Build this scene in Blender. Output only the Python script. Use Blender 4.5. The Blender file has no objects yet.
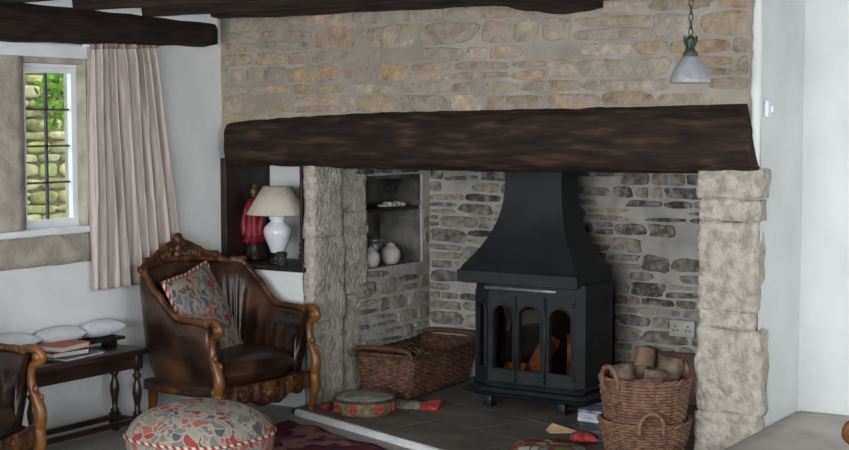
import bpy, bmesh, math, random
from mathutils import Vector, Matrix, Euler, noise
random.seed(7)
PI = math.pi
sc = bpy.context.scene
COL = sc.collection
V = Vector

# ------------------------------------------------------------------ helpers
def lin(c):
    c = c / 255.0
    return c / 12.92 if c <= 0.04045 else ((c + 0.055) / 1.055) ** 2.4
def rgb(r, g, b): return (lin(r), lin(g), lin(b), 1.0)

def nodes_of(name):
    m = bpy.data.materials.new(name); m.use_nodes = True
    return m, m.node_tree.nodes, m.node_tree.links, m.node_tree.nodes['Principled BSDF']

def mat(name, c1, c2=None, rough=.7, scale=8, stretch=(1, 1, 1), bump=0., bscale=None, metal=0., spec=.5, detail=4, lo=.35, hi=.65, coat=0., attr=False, c3=None, smear=None):
    """Principled material: two or three colours mixed by noise in object space, with noise bump."""
    m, N, L, P = nodes_of(name)
    P.inputs['Roughness'].default_value = rough
    P.inputs['Metallic'].default_value = metal
    P.inputs['Specular IOR Level'].default_value = spec
    P.inputs['Coat Weight'].default_value = coat
    tc = N.new('ShaderNodeTexCoord'); mp = N.new('ShaderNodeMapping')
    mp.inputs['Scale'].default_value = stretch
    L.new(tc.outputs['Object'], mp.inputs['Vector'])
    nz = N.new('ShaderNodeTexNoise'); nz.inputs['Scale'].default_value = scale; nz.inputs['Detail'].default_value = detail
    L.new(mp.outputs['Vector'], nz.inputs['Vector'])
    rp = N.new('ShaderNodeValToRGB')
    rp.color_ramp.elements[0].position = lo; rp.color_ramp.elements[0].color = c1
    rp.color_ramp.elements[1].position = hi; rp.color_ramp.elements[1].color = c2 or c1
    if c3:
        e = rp.color_ramp.elements.new((lo + hi) / 2); e.color = c3
    L.new(nz.outputs['Fac'], rp.inputs['Fac'])
    out = rp.outputs['Color']
    if attr:
        at = N.new('ShaderNodeAttribute'); at.attribute_name = 'Col'
        mx = N.new('ShaderNodeMix'); mx.data_type = 'RGBA'; mx.blend_type = 'MULTIPLY'; mx.inputs[0].default_value = 1
        L.new(at.outputs['Color'], mx.inputs[6]); L.new(out, mx.inputs[7]); out = mx.outputs[2]
    if smear:
        # lime pointing smeared in patches over the stones, and a fine grain
        ns = N.new('ShaderNodeTexNoise'); ns.inputs['Scale'].default_value = smear[1]; ns.inputs['Detail'].default_value = 8; ns.inputs['Roughness'].default_value = .7
        L.new(mp.outputs['Vector'], ns.inputs['Vector'])
        rs_ = N.new('ShaderNodeValToRGB'); rs_.color_ramp.elements[0].position = smear[2]; rs_.color_ramp.elements[1].position = smear[3]
        L.new(ns.outputs['Fac'], rs_.inputs['Fac'])
        m2 = N.new('ShaderNodeMix'); m2.data_type = 'RGBA'; L.new(rs_.outputs['Color'], m2.inputs[0]); L.new(out, m2.inputs[6]); m2.inputs[7].default_value = smear[0]; out = m2.outputs[2]
    L.new(out, P.inputs['Base Color'])
    if bump:
        n2 = N.new('ShaderNodeTexNoise'); n2.inputs['Scale'].default_value = bscale or scale * 3; n2.inputs['Detail'].default_value = 6
        L.new(mp.outputs['Vector'], n2.inputs['Vector'])
        b = N.new('ShaderNodeBump'); b.inputs['Strength'].default_value = bump; b.inputs['Distance'].default_value = .02
        L.new(n2.outputs['Fac'], b.inputs['Height']); L.new(b.outputs['Normal'], P.inputs['Normal'])
    return m

def floral(name, scale, ground, cols, outline, rough=.9):
    """Leafy print: warped Voronoi cells, each cell one colour, pale outlines."""
    m, N, L, P = nodes_of(name)
    P.inputs['Roughness'].default_value = rough; P.inputs['Specular IOR Level'].default_value = .2
    tc = N.new('ShaderNodeTexCoord')
    mp = N.new('ShaderNodeMapping'); mp.inputs['Scale'].default_value = (1, 1.45, 1.0); mp.inputs['Rotation'].default_value = (.3, .2, .6)
    nz = N.new('ShaderNodeTexNoise'); nz.inputs['Scale'].default_value = scale * .5
    L.new(tc.outputs['Object'], nz.inputs['Vector'])
    ad = N.new('ShaderNodeMix'); ad.data_type = 'RGBA'; ad.blend_type = 'LINEAR_LIGHT'; ad.inputs[0].default_value = .07
    L.new(tc.outputs['Object'], ad.inputs[6]); L.new(nz.outputs['Color'], ad.inputs[7])
    L.new(ad.outputs[2], mp.inputs['Vector'])
    v1 = N.new('ShaderNodeTexVoronoi'); v1.feature = 'DISTANCE_TO_EDGE'; v1.inputs['Scale'].default_value = scale
    v2 = N.new('ShaderNodeTexVoronoi'); v2.feature = 'F1'; v2.inputs['Scale'].default_value = scale
    L.new(mp.outputs['Vector'], v1.inputs['Vector']); L.new(mp.outputs['Vector'], v2.inputs['Vector'])
    sp = N.new('ShaderNodeSeparateColor'); L.new(v2.outputs['Color'], sp.inputs['Color'])
    rp = N.new('ShaderNodeValToRGB'); rp.color_ramp.interpolation = 'CONSTANT'
    els = rp.color_ramp.elements
    els[0].position = 0; els[0].color = cols[0]; els[1].position = 1 / len(cols); els[1].color = cols[1]
    for i, c in enumerate(cols[2:], 2):
        e = els.new(i / len(cols)); e.color = c
    L.new(sp.outputs['Red'], rp.inputs['Fac'])
    st = N.new('ShaderNodeValToRGB')
    st.color_ramp.elements[0].position = .05; st.color_ramp.elements[0].color = (0, 0, 0, 1)
    st.color_ramp.elements[1].position = .11; st.color_ramp.elements[1].color = (1, 1, 1, 1)
    L.new(v1.outputs['Distance'], st.inputs['Fac'])
    mx = N.new('ShaderNodeMix'); mx.data_type = 'RGBA'
    L.new(st.outputs['Color'], mx.inputs[0]); mx.inputs[6].default_value = outline; L.new(rp.outputs['Color'], mx.inputs[7])
    L.new(mx.outputs[2], P.inputs['Base Color'])
    return m

def striped(name, ca, cb, scale, axis='X', rough=.9, dist=0., coord='UV', trans=0.):
    m, N, L, P = nodes_of(name)
    P.inputs['Roughness'].default_value = rough; P.inputs['Specular IOR Level'].default_value = .2
    tc = N.new('ShaderNodeTexCoord'); wv = N.new('ShaderNodeTexWave'); wv.bands_direction = axis
    wv.inputs['Scale'].default_value = scale; wv.inputs['Distortion'].default_value = dist; wv.inputs['Detail'].default_value = 2
    L.new(tc.outputs[coord], wv.inputs['Vector'])
    rp = N.new('ShaderNodeValToRGB'); rp.color_ramp.elements[0].position = .3; rp.color_ramp.elements[1].position = .7
    rp.color_ramp.elements[0].color = ca; rp.color_ramp.elements[1].color = cb
    L.new(wv.outputs['Fac'], rp.inputs['Fac']); L.new(rp.outputs['Color'], P.inputs['Base Color'])
    if trans:
        t = N.new('ShaderNodeBsdfTranslucent'); L.new(rp.outputs['Color'], t.inputs['Color'])
        ms = N.new('ShaderNodeMixShader'); ms.inputs[0].default_value = trans
        L.new(P.outputs[0], ms.inputs[1]); L.new(t.outputs[0], ms.inputs[2])
        L.new(ms.outputs[0], N['Material Output'].inputs['Surface'])
    return m

def glassy(name, col=(1, 1, 1, 1), rough=0., thin=.12, alpha_like=True):
    """Thin glass: mostly lets light straight through, with a glossy reflection."""
    m, N, L, P = nodes_of(name)
    N.remove(P)
    t = N.new('ShaderNodeBsdfTransparent'); t.inputs['Color'].default_value = col
    g = N.new('ShaderNodeBsdfGlossy'); g.inputs['Roughness'].default_value = rough
    ms = N.new('ShaderNodeMixShader'); ms.inputs[0].default_value = thin
    L.new(t.outputs[0], ms.inputs[1]); L.new(g.outputs[0], ms.inputs[2]); L.new(ms.outputs[0], N['Material Output'].inputs['Surface'])
    return m

def obj(name, bm, m, parent=None, smooth=True, loc=None, rot=None):
    me = bpy.data.meshes.new(name)
    bmesh.ops.recalc_face_normals(bm, faces=bm.faces)
    bm.to_mesh(me); bm.free()
    for x in (m if isinstance(m, (list, tuple)) else [m]): me.materials.append(x)
    if smooth:
        for p in me.polygons: p.use_smooth = True
    o = bpy.data.objects.new(name, me); COL.objects.link(o)
    if parent is not None: o.parent = parent
    if loc is not None: o.location = loc
    if rot is not None: o.rotation_euler = rot
    return o

def sharp(o, ang=40):
    """smooth shading with hard edges kept by angle"""
    me = o.data
    bm = bmesh.new(); bm.from_mesh(me)
    for e in bm.edges:
        e.smooth = not (len(e.link_faces) == 2 and e.calc_face_angle(0) > math.radians(ang))
    bm.to_mesh(me); bm.free()
    return o

def tag(o, label=None, cat=None, group=None, kind=None):
    if label: o['label'] = label
    if cat: o['category'] = cat
    if group: o['group'] = group
    if kind: o['kind'] = kind
    return o

def thing(name, label, cat, loc=(0, 0, 0), rotz=0., group=None):
    o = bpy.data.objects.new(name, None); COL.objects.link(o)
    o.location = loc; o.rotation_euler = (0, 0, rotz); o.empty_display_size = .1
    return tag(o, label, cat, group)

def struct(o, label=None):
    o['kind'] = 'structure'
    if label: o['label'] = label
    return o

def copy_tree(o, parent=None):
    c = o.copy(); COL.objects.link(c)
    if parent is not None: c.parent = parent
    for ch in list(o.children): copy_tree(ch, c)
    return c

def box(bm, x0, x1, y0, y1, z0, z1, bev=0., seg=2, M=None, mi=0):
    r = bmesh.ops.create_cube(bm, size=1.0)
    vs = r['verts']
    for v in vs:
        v.co = V(((x0 + x1) / 2 + v.co.x * (x1 - x0), (y0 + y1) / 2 + v.co.y * (y1 - y0), (z0 + z1) / 2 + v.co.z * (z1 - z0)))
    fs = list({f for v in vs for f in v.link_faces})
    if bev:
        es = list({e for v in vs for e in v.link_edges})
        r2 = bmesh.ops.bevel(bm, geom=es, offset=bev, segments=seg, affect='EDGES', profile=.5)
        vs = list({v for f in r2['faces'] for v in f.verts} | {v for v in vs if v.is_valid})
        fs = list({f for v in vs for f in v.link_faces})
    for f in fs: f.material_index = mi
    if M is not None:
        for v in vs: v.co = M @ v.co
    return vs

def tube(bm, pts, r, n=10, cap=True, flat=1.0, up=None, closed=False, mi=0):
    """tube through pts; r a number or one per point; flat squeezes the binormal direction"""
    pts = [V(p) for p in pts]; k = len(pts)
    rs = r if isinstance(r, (list, tuple)) else [r] * k
    rings = []; prev = None
    for i, p in enumerate(pts):
        if closed: t = pts[(i + 1) % k] - pts[i - 1]
        else: t = pts[min(i + 1, k - 1)] - pts[max(i - 1, 0)]
        t = t.normalized() if t.length > 1e-9 else V((0, 0, 1))
        if prev is None:
            a = V(up) if up is not None else (V((0, 0, 1)) if abs(t.z) < .9 else V((1, 0, 0)))
        else: a = prev
        a = (a - t * a.dot(t))
        a = a.normalized() if a.length > 1e-6 else t.orthogonal().normalized()
        b = t.cross(a); prev = a
        rings.append([bm.verts.new(p + (a * math.cos(2 * PI * j / n) + b * flat * math.sin(2 * PI * j / n)) * rs[i]) for j in range(n)])
    rng = range(k) if closed else range(k - 1)
    for i in rng:
        A, B = rings[i], rings[(i + 1) % k]
        for j in range(n):
            f = bm.faces.new((A[j], A[(j + 1) % n], B[(j + 1) % n], B[j])); f.material_index = mi
    if cap and not closed:
        bm.faces.new(rings[0][::-1]).material_index = mi; bm.faces.new(rings[-1]).material_index = mi
    return rings

def smooth_path(pts, sub=6):
    """Catmull-Rom through pts (tuples of any length)"""
    out = []; n = len(pts)
    for i in range(n - 1):
        p0, p1, p2, p3 = pts[max(i - 1, 0)], pts[i], pts[i + 1], pts[min(i + 2, n - 1)]
        for s in range(sub):
            t = s / sub
            out.append(tuple(.5 * (2 * b + (c - a) * t + (2 * a - 5 * b + 4 * c - d) * t * t + (3 * b - a - 3 * c + d) * t ** 3) for a, b, c, d in zip(p0, p1, p2, p3)))
    out.append(tuple(pts[-1])); return out

def lathe(bm, prof, n=24, cx=0, cy=0, mi=0, mod=None):
    rings = []
    for (r, z) in prof:
        ring = []
        for j in range(n):
            a = 2 * PI * j / n; rr = r * (mod(a, z) if mod else 1)
            ring.append(bm.verts.new((cx + rr * math.cos(a), cy + rr * math.sin(a), z)))
        rings.append(ring)
    for A, B in zip(rings, rings[1:]):
        for j in range(n): bm.faces.new((A[j], A[(j + 1) % n], B[(j + 1) % n], B[j])).material_index = mi
    if prof[0][0] > 1e-5: bm.faces.new(rings[0][::-1]).material_index = mi
    if prof[-1][0] > 1e-5: bm.faces.new(rings[-1]).material_index = mi
    bmesh.ops.remove_doubles(bm, verts=[v for R in (rings[0], rings[-1]) for v in R], dist=1e-5)
    return rings

def ball(bm, c, r, sx=1, sy=1, sz=1, u=12, v=8, M=None):
    rr = bmesh.ops.create_uvsphere(bm, u_segments=u, v_segments=v, radius=r)
    for w in rr['verts']:
        p = V((w.co.x * sx, w.co.y * sy, w.co.z * sz))
        if M is not None: p = M @ p
        w.co = p + V(c)

def grid_surface(bm, f, nu, nv, close_u=False, mi=0):
    """faces from f(u,v), u and v in 0..1"""
    G = [[bm.verts.new(f(i / nu, j / nv)) for j in range(nv + 1)] for i in range(nu + (0 if close_u else 1))]
    k = len(G)
    for i in range(nu):
        A, B = G[i], G[(i + 1) % k]
        for j in range(nv): bm.faces.new((A[j], B[j], B[j + 1], A[j + 1])).material_index = mi
    return G

def roughbox(bm, x0, x1, y0, y1, z0, z1, amp=.01, step=.04, seed=0., rnd=.02, freq=9):
    """a rough-hewn block: subdivided box, rounded arrises, noise-displaced"""
    d = [max(1, min(90, int(round((b - a) / step)))) for a, b in ((x0, x1), (y0, y1), (z0, z1))]
    lo, hi = V((x0, y0, z0)), V((x1, y1, z1))
    c = (lo + hi) / 2; h = (hi - lo) / 2
    cache = {}
    def vert(i, j, k):
        key = (i, j, k)
        if key in cache: return cache[key]
        p = V((x0 + (x1 - x0) * i / d[0], y0 + (y1 - y0) * j / d[1], z0 + (z1 - z0) * k / d[2]))
        q = p - c; r = min(rnd, *h)
        inner = V([max(-(h[a] - r), min(h[a] - r, q[a])) for a in range(3)])
        e = q - inner
        if e.length > 1e-9: q = inner + e.normalized() * r
        n = (e.normalized() if e.length > 1e-9 else V((0, 0, 1)))
        w = noise.noise((p + V((seed, seed * 1.7, 0))) * freq) + .5 * noise.noise((p + V((0, seed, 3))) * freq * 2.7)
        p2 = c + q + n * w * amp
        cache[key] = bm.verts.new(p2); return cache[key]
    X, Y, Z = d
    for i in range(X):
        for j in range(Y):
            for k, fl in ((0, 1), (Z, 0)):
                q = [vert(i, j, k), vert(i + 1, j, k), vert(i + 1, j + 1, k), vert(i, j + 1, k)]
                bm.faces.new(q[::-1] if fl else q)
    for i in range(X):
        for k in range(Z):
            for j, fl in ((0, 0), (Y, 1)):
                q = [vert(i, j, k), vert(i + 1, j, k), vert(i + 1, j, k + 1), vert(i, j, k + 1)]
                bm.faces.new(q[::-1] if fl else q)
    for j in range(Y):
        for k in range(Z):
            for i, fl in ((0, 1), (X, 0)):
                q = [vert(i, j, k), vert(i, j + 1, k), vert(i, j + 1, k + 1), vert(i, j, k + 1)]
                bm.faces.new(q[::-1] if fl else q)

def rubble(bm, O, U, N_, W, H, rows, lens, gap, palette, prot=.008, seed=1, ok=None, keep=1.0, pick=None):
    """coursed rubble stones set in a mortar face; O origin, U along, Z up, N_ outwards. Material index 1, colours in 'Col'."""
    rnd = random.Random(seed); O, U, N_ = V(O), V(U), V(N_); Zv = V((0, 0, 1))
    layer = bm.verts.layers.float_color.get('Col') or bm.verts.layers.float_color.new('Col')
    z = 0.0
    while z < H - .015:
        h = rnd.uniform(*rows); h = min(h, H - z)
        if H - z - h < rows[0] * .6: h = H - z
        u = -rnd.uniform(0, lens[0])
        while u < W - .02:
            l = rnd.uniform(*lens) * (.7 + .5 * h / rows[1])
            u0, u1 = max(u, 0), min(u + l, W); u += l
            if u1 - u0 < .04: continue
            split = h > rows[1] * .75 and rnd.random() < .25
            parts = [(z, z + h * .5), (z + h * .5, z + h)] if split else [(z, z + h)]
            for (za, zb) in parts:
                cu, cv = (u0 + u1) / 2, (za + zb) / 2
                a = (u1 - u0) / 2 - gap * rnd.uniform(.5, 1.5); b = (zb - za) / 2 - gap * rnd.uniform(.4, 1.2)
                if a < .012 or b < .006: continue
                if rnd.random() > keep: continue
                if ok and not ok(cu - a, cu + a, cv - b, cv + b): continue
                c = pick(cu, cv, rnd) if pick else rnd.choice(palette)
                j = rnd.uniform(.85, 1.15)
                c = (lin(c[0]) * j, lin(c[1]) * j, lin(c[2]) * j * rnd.uniform(.92, 1.08), 1)
                n = 18; ph = rnd.uniform(0, 50); ex = rnd.uniform(3.2, 7.0); tilt = rnd.uniform(-.05, .05)
                pr = prot * rnd.uniform(.3, 1.3)
                def pt(i, s, d):
                    th = 2 * PI * i / n; ct, st = math.cos(th), math.sin(th)
                    r = (abs(ct) ** ex + abs(st) ** ex) ** (-1 / ex)
                    r *= 1 + .22 * noise.noise(V((ct * 1.1 + ph, st * 1.1, ph))) + .08 * noise.noise(V((ct * 3 + ph, st * 3, ph)))
                    uu, vv = a * r * ct * s, b * r * st * s
                    vv += tilt * uu
                    return O + U * (cu + uu) + Zv * (cv + vv) + N_ * d
                rings = []
                for s, d in ((1.0, -.006), (.985, pr * .5), (.93, pr * .95), (.5, pr)):
                    ring = []
                    for i in range(n):
                        w = bm.verts.new(pt(i, s, d + (.25 * pr * noise.noise(V((i * .9, s * 5, ph))) if s < .99 else 0))); w[layer] = c; ring.append(w)
                    rings.append(ring)
                for A, B in zip(rings, rings[1:]):
                    for i in range(n): bm.faces.new((A[i], A[(i + 1) % n], B[(i + 1) % n], B[i])).material_index = 1
                bm.faces.new(rings[-1]).material_index = 1
        z += h

def mortar_panel(bm, O, U, N_, W, H, step=.05, amp=.004, thick=.06):
    """slab of mortar with an uneven face"""
    O, U, N_ = V(O), V(U), V(N_); nu, nv = max(1, int(W / step)), max(1, int(H / step))
    G = grid_surface(bm, lambda u, v: O + U * (u * W) + V((0, 0, v * H)) + N_ * (amp * noise.noise((O + U * (u * W) + V((0, 0, v * H))) * 7)), nu, nv)
    B = [[bm.verts.new(O + U * (W * i) + V((0, 0, H * j)) - N_ * thick) for j in (0, 1)] for i in (0, 1)]
    bm.faces.new((B[0][0], B[0][1], B[1][1], B[1][0]))
    bm.faces.new([B[0][0], B[1][0]] + [G[i][0] for i in range(nu, -1, -1)])
    bm.faces.new([B[1][1], B[0][1]] + [G[i][nv] for i in range(nu + 1)])
    bm.faces.new([B[0][1], B[0][0]] + [G[0][j] for j in range(nv + 1)])
    bm.faces.new([B[1][0], B[1][1]] + [G[nu][j] for j in range(nv, -1, -1)])

# ------------------------------------------------------------------ materials
M = {}
M['plaster'] = mat('white plaster', rgb(214, 217, 217), rgb(226, 228, 227), .9, 3, bump=.12, bscale=14)
M['plaster_cool'] = M['plaster']
M['ceil'] = mat('ceiling plaster', rgb(205, 207, 206), rgb(222, 224, 222), .9, 3, bump=.15, bscale=12)
M['carpet'] = mat('grey carpet', rgb(150, 147, 144), rgb(172, 169, 165), .95, 60, bump=.3, bscale=300)
M['step'] = mat('dusty grey stone step', rgb(176, 170, 162), rgb(194, 188, 180), .85, 5, bump=.15)
M['oak'] = mat('old dark oak', rgb(28, 19, 15), rgb(78, 58, 45), .75, 7, (.8, 5, 5), bump=.8, bscale=8, spec=.3, lo=.36, hi=.74, detail=8, c3=rgb(46, 33, 26))
M['oak_y'] = mat('old dark oak joist', rgb(24, 18, 16), rgb(58, 44, 36), .8, 5, (9, 1, 9), bump=.5, bscale=9, spec=.3, lo=.35, hi=.8)
M['oak_x'] = mat('dark brown joist', rgb(28, 22, 20), rgb(66, 52, 45), .8, 5, (1, 9, 9), bump=.5, bscale=9, spec=.3, lo=.35, hi=.8)
M['wall_mortar'] = mat('buff mortar', rgb(142, 136, 126), rgb(164, 157, 146), .95, 6, bump=.35, bscale=40)
M['wall_stone'] = mat('golden limestone rubble', (.56, .54, .52, 1), (1.02, .99, .97, 1), .9, 18, bump=.8, bscale=45, detail=8, attr=True, lo=.3, hi=.7, smear=(rgb(154, 147, 136), 11, .43, .66))
M['ingle_mortar'] = mat('pale hearth mortar', rgb(150, 148, 143), rgb(182, 179, 172), .95, 7, bump=.4, bscale=35)
M['ingle_stone'] = mat('sooted stone', (.5, .5, .5, 1), (1.2, 1.18, 1.15, 1), .85, 24, bump=.8, bscale=40, detail=8, attr=True, lo=.3, hi=.72, smear=(rgb(160, 157, 151), 12, .46, .66))
M['lime'] = mat('pale rough limestone', rgb(156, 148, 137), rgb(194, 188, 179), .95, 22, bump=1.0, bscale=48, detail=8, lo=.33, hi=.62, c3=rgb(178, 171, 160))
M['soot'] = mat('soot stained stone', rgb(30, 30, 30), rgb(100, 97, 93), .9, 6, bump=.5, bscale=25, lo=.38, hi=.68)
M['niche'] = mat('grey niche stone', rgb(82, 81, 80), rgb(128, 125, 121), .95, 8, bump=.5, bscale=25)
M['slate'] = mat('dark hearth slate', rgb(88, 85, 79), rgb(124, 118, 109), .6, 5, bump=.25, bscale=22, lo=.3, hi=.7)
M['kerb'] = mat('whitened hearth edge', rgb(206, 206, 206), rgb(226, 225, 224), .8, 14, bump=.3)
M['joint'] = mat('slate joint', rgb(62, 60, 57), rgb(82, 79, 75), .9, 20)
M['whitepaint'] = mat('white gloss paint', rgb(222, 226, 230), rgb(232, 235, 238), .45, 6)
M['jambstone'] = mat('beige mullion stone', rgb(152, 146, 134), rgb(182, 175, 161), .9, 10, bump=.35, bscale=40)
M['lead'] = mat('dark leading', rgb(58, 60, 60), rgb(78, 80, 80), .6, 20)
M['glass'] = glassy('window glass', (.97, .99, .98, 1), 0, .04)
M['leather'] = mat('dark brown leather', rgb(32, 21, 17), rgb(92, 62, 43), .28, 5, bump=.12, bscale=60, spec=.5, lo=.35, hi=.72, c3=rgb(58, 39, 29))
M['carved'] = mat('honey brown carved wood', rgb(44, 25, 14), rgb(118, 74, 36), .38, 16, bump=.45, bscale=50, lo=.3, hi=.7, c3=rgb(78, 46, 23))
M['carved_pale'] = mat('golden brown polished wood', rgb(70, 40, 20), rgb(140, 90, 43), .33, 9, (1, 1, .4), bump=.1, lo=.3, hi=.7)
M['floral'] = floral('leafy print fabric', 19, rgb(156, 144, 135), [rgb(98, 101, 100), rgb(134, 126, 118), rgb(142, 68, 62), rgb(112, 113, 109), rgb(82, 86, 86), rgb(150, 96, 87), rgb(112, 115, 109), rgb(148, 138, 128)], rgb(158, 145, 136))
M['floral_dark'] = M['floral']
M['rope'] = striped('red and white rope', rgb(150, 58, 56), rgb(205, 190, 178), 1.0, 'X')
M['crimson'] = mat('crimson cloth', rgb(92, 26, 32), rgb(134, 46, 50), .9, 14, bump=.2)
M['table'] = mat('dark polished table wood', rgb(30, 20, 17), rgb(66, 46, 38), .32, 6, (9, 1, 9), spec=.5, lo=.35, hi=.75)
M['iron'] = mat('black cast iron', rgb(20, 25, 27), rgb(34, 40, 42), .5, 10, bump=.08, bscale=80, spec=.5)
M['iron_dull'] = mat('matt black steel', rgb(22, 26, 28), rgb(34, 38, 40), .62, 8, bump=.05, bscale=60)
M['steel'] = mat('pale steel glare', rgb(120, 124, 126), rgb(150, 154, 156), .35, 20, metal=.7)
M['stoveglass'] = glassy('smoked stove glass', (.62, .56, .5, 1), .02, .05)
M['wicker'] = mat('brown willow', rgb(74, 51, 41), rgb(130, 94, 74), .65, 30, bump=.3, bscale=120, lo=.3, hi=.7)
M['wicker_red'] = mat('reddish willow', rgb(88, 60, 46), rgb(142, 104, 80), .65, 30, bump=.3, bscale=120, lo=.3, hi=.7)
M['wicker_dark'] = mat('dark willow rim', rgb(58, 38, 30), rgb(104, 70, 54), .65, 30, bump=.3, bscale=120)
M['bark'] = mat('log bark', rgb(78, 66, 55), rgb(136, 118, 98), .95, 18, (1, 1, 1), bump=.7, bscale=50)
M['logend'] = mat('cut log end', rgb(150, 118, 92), rgb(188, 158, 130), .9, 16, bump=.3)
M['porcelain'] = mat('white porcelain', rgb(214, 216, 222), rgb(224, 226, 231), .18, 4, coat=.4)
M['shade'] = mat('cream lamp shade', rgb(190, 182, 168), rgb(200, 192, 178), .9, 60)
M['blackwood'] = mat('black lamp foot', rgb(16, 15, 15), rgb(26, 24, 24), .35, 10)
M['darkwood'] = mat('very dark alcove wood', rgb(22, 15, 13), rgb(44, 29, 24), .5, 8, (8, 8, 1), bump=.2)
M['curtain'] = striped('pinkish striped curtain', rgb(190, 176, 170), rgb(218, 207, 200), 7., 'X', .95, 2.5, trans=.28)
M['heading'] = mat('curtain heading tape', rgb(128, 112, 104), rgb(160, 144, 136), .95, 40)
M['linen'] = mat('white linen', rgb(205, 207, 212), rgb(220, 222, 226), .95, 30, bump=.1)
M['bronze'] = mat('green bronze', rgb(48, 62, 52), rgb(84, 98, 84), .5, 30, metal=.4)
M['rug'] = None
M['pot'] = mat('off white stoneware', rgb(166, 162, 154), rgb(196, 192, 184), .6, 14, bump=.15)
M['pewter'] = mat('dull pewter', rgb(96, 98, 98), rgb(140, 142, 142), .4, 20, metal=.5)

def rug_material():
    m, N, L, P = nodes_of('burgundy patterned rug')
    P.inputs['Roughness'].default_value = .95; P.inputs['Specular IOR Level'].default_value = .15
    tc = N.new('ShaderNodeTexCoord')
    v = N.new('ShaderNodeTexVoronoi'); v.inputs['Scale'].default_value = 11; v.distance = 'MANHATTAN'
    L.new(tc.outputs['Object'], v.inputs['Vector'])
    sp = N.new('ShaderNodeSeparateColor'); L.new(v.outputs['Color'], sp.inputs['Color'])
    rp = N.new('ShaderNodeValToRGB'); rp.color_ramp.interpolation = 'CONSTANT'
    cs = [rgb(98, 48, 60), rgb(114, 56, 68), rgb(82, 56, 68), rgb(148, 114, 108), rgb(104, 46, 58), rgb(128, 70, 76)]
    rp.color_ramp.elements[0].color = cs[0]; rp.color_ramp.elements[1].position = .17; rp.color_ramp.elements[1].color = cs[1]
    for i in range(2, 6):
        e = rp.color_ramp.elements.new(i / 6); e.color = cs[i]
    L.new(sp.outputs['Green'], rp.inputs['Fac'])
    nz = N.new('ShaderNodeTexNoise'); nz.inputs['Scale'].default_value = 40
    mx = N.new('ShaderNodeMix'); mx.data_type = 'RGBA'; mx.blend_type = 'MULTIPLY'; mx.inputs[0].default_value = .5
    L.new(rp.outputs['Color'], mx.inputs[6]); L.new(nz.outputs['Color'], mx.inputs[7]); L.new(mx.outputs[2], P.inputs['Base Color'])
    return m
M['rug'] = rug_material()

# ------------------------------------------------------------------ dimensions (metres; x along the fireplace wall, y into it, z up)
XL = -5.33      # left wall
YF = 6.10       # fireplace face
YB = 7.27       # back of the inglenook
XC = -4.72      # left cheek of the inglenook
XK = -2.246     # right flank of the chimney breast
YR = 6.68       # wall right of the chimney breast
CEIL = 2.24
ROOM_X1, ROOM_Y0 = 2.3, -1.6
LZ = .03        # hearth top

# ------------------------------------------------------------------ setting
bm = bmesh.new(); box(bm, -5.7, ROOM_X1 + .2, ROOM_Y0 - .2, 7.6, -.12, 0)
struct(obj('floor', bm, M['carpet'], smooth=False), 'grey carpeted floor')
bm = bmesh.new(); box(bm, -5.7, ROOM_X1 + .2, ROOM_Y0 - .2, 7.6, CEIL, CEIL + .1)
struct(obj('ceiling', bm, M['ceil'], smooth=False), 'white plaster ceiling between dark joists')

# left wall with the window opening
WY0, WY1, WZ0, WZ1 = 4.46, 5.112, 1.0, 1.886
bm = bmesh.new()
box(bm, XL - .13, XL, ROOM_Y0, WY0, 0, CEIL); box(bm, XL - .13, XL, WY1, 6.6, 0, CEIL)
box(bm, XL - .13, XL, WY0, WY1, 0, WZ0); box(bm, XL - .13, XL, WY0, WY1, WZ1, CEIL)
struct(obj('wall_left', bm, M['plaster'], smooth=False), 'white plastered wall with the window')
# right part beyond the chimney breast
bm = bmesh.new(); box(bm, XK - .1, ROOM_X1 + .1, YR, YR + .25, 0, CEIL)
struct(obj('wall_back', bm, M['plaster'], smooth=False), 'white wall right of the fireplace')
# right and rear walls with broad openings that let daylight in
bm = bmesh.new()
box(bm, ROOM_X1, ROOM_X1 + .25, ROOM_Y0, 1.2, 0, CEIL); box(bm, ROOM_X1, ROOM_X1 + .25, 3.6, YR, 0, CEIL)
box(bm, ROOM_X1, ROOM_X1 + .25, 1.2, 3.6, 0, .7); box(bm, ROOM_X1, ROOM_X1 + .25, 1.2, 3.6, 2.0, CEIL)
struct(obj('wall_right', bm, M['plaster'], smooth=False), 'white side wall with a window opening')
bm = bmesh.new()
box(bm, -5.65, -4.2, ROOM_Y0 - .25, ROOM_Y0, 0, CEIL); box(bm, .9, ROOM_X1 + .25, ROOM_Y0 - .25, ROOM_Y0, 0, CEIL)
box(bm, -4.2, .9, ROOM_Y0 - .25, ROOM_Y0, 0, .6); box(bm, -4.2, .9, ROOM_Y0 - .25, ROOM_Y0, 2.1, CEIL)
struct(obj('wall_front', bm, M['plaster'], smooth=False), 'white wall behind the viewer with a window opening')

# raised stone step right of the fireplace
bm = bmesh.new(); roughbox(bm, XK + .012, ROOM_X1 - .01, 5.32, YR - .002, 0, .178, .003, .1, 5, .012)
struct(obj('trim_1', bm, M['step']), 'raised dusty stone floor right of the fireplace')

# chimney breast: flank plaster, upper stonework
GOLD = [(184, 164, 136), (190, 168, 138), (172, 154, 130), (196, 182, 158), (166, 150, 130), (182, 158, 126), (186, 174, 156), (176, 164, 146), (176, 166, 152), (170, 160, 148), (192, 166, 132)]
bm = bmesh.new()
mortar_panel(bm, (-5.33, YF, 1.42), (1, 0, 0), (0, -1, 0), 3.06, CEIL - 1.42, .05, .004, .3)
rubble(bm, (-5.33, YF, 1.50), (1, 0, 0), (0, -1, 0), 3.04, CEIL - 1.5, (.05, .125), (.10, .36), .009, GOLD, .006, 11, keep=.95)
struct(sharp(obj('wall_fireplace', bm, [M['wall_mortar'], M['wall_stone']]), 50), 'golden rubble stone wall above the oak beam')

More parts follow.
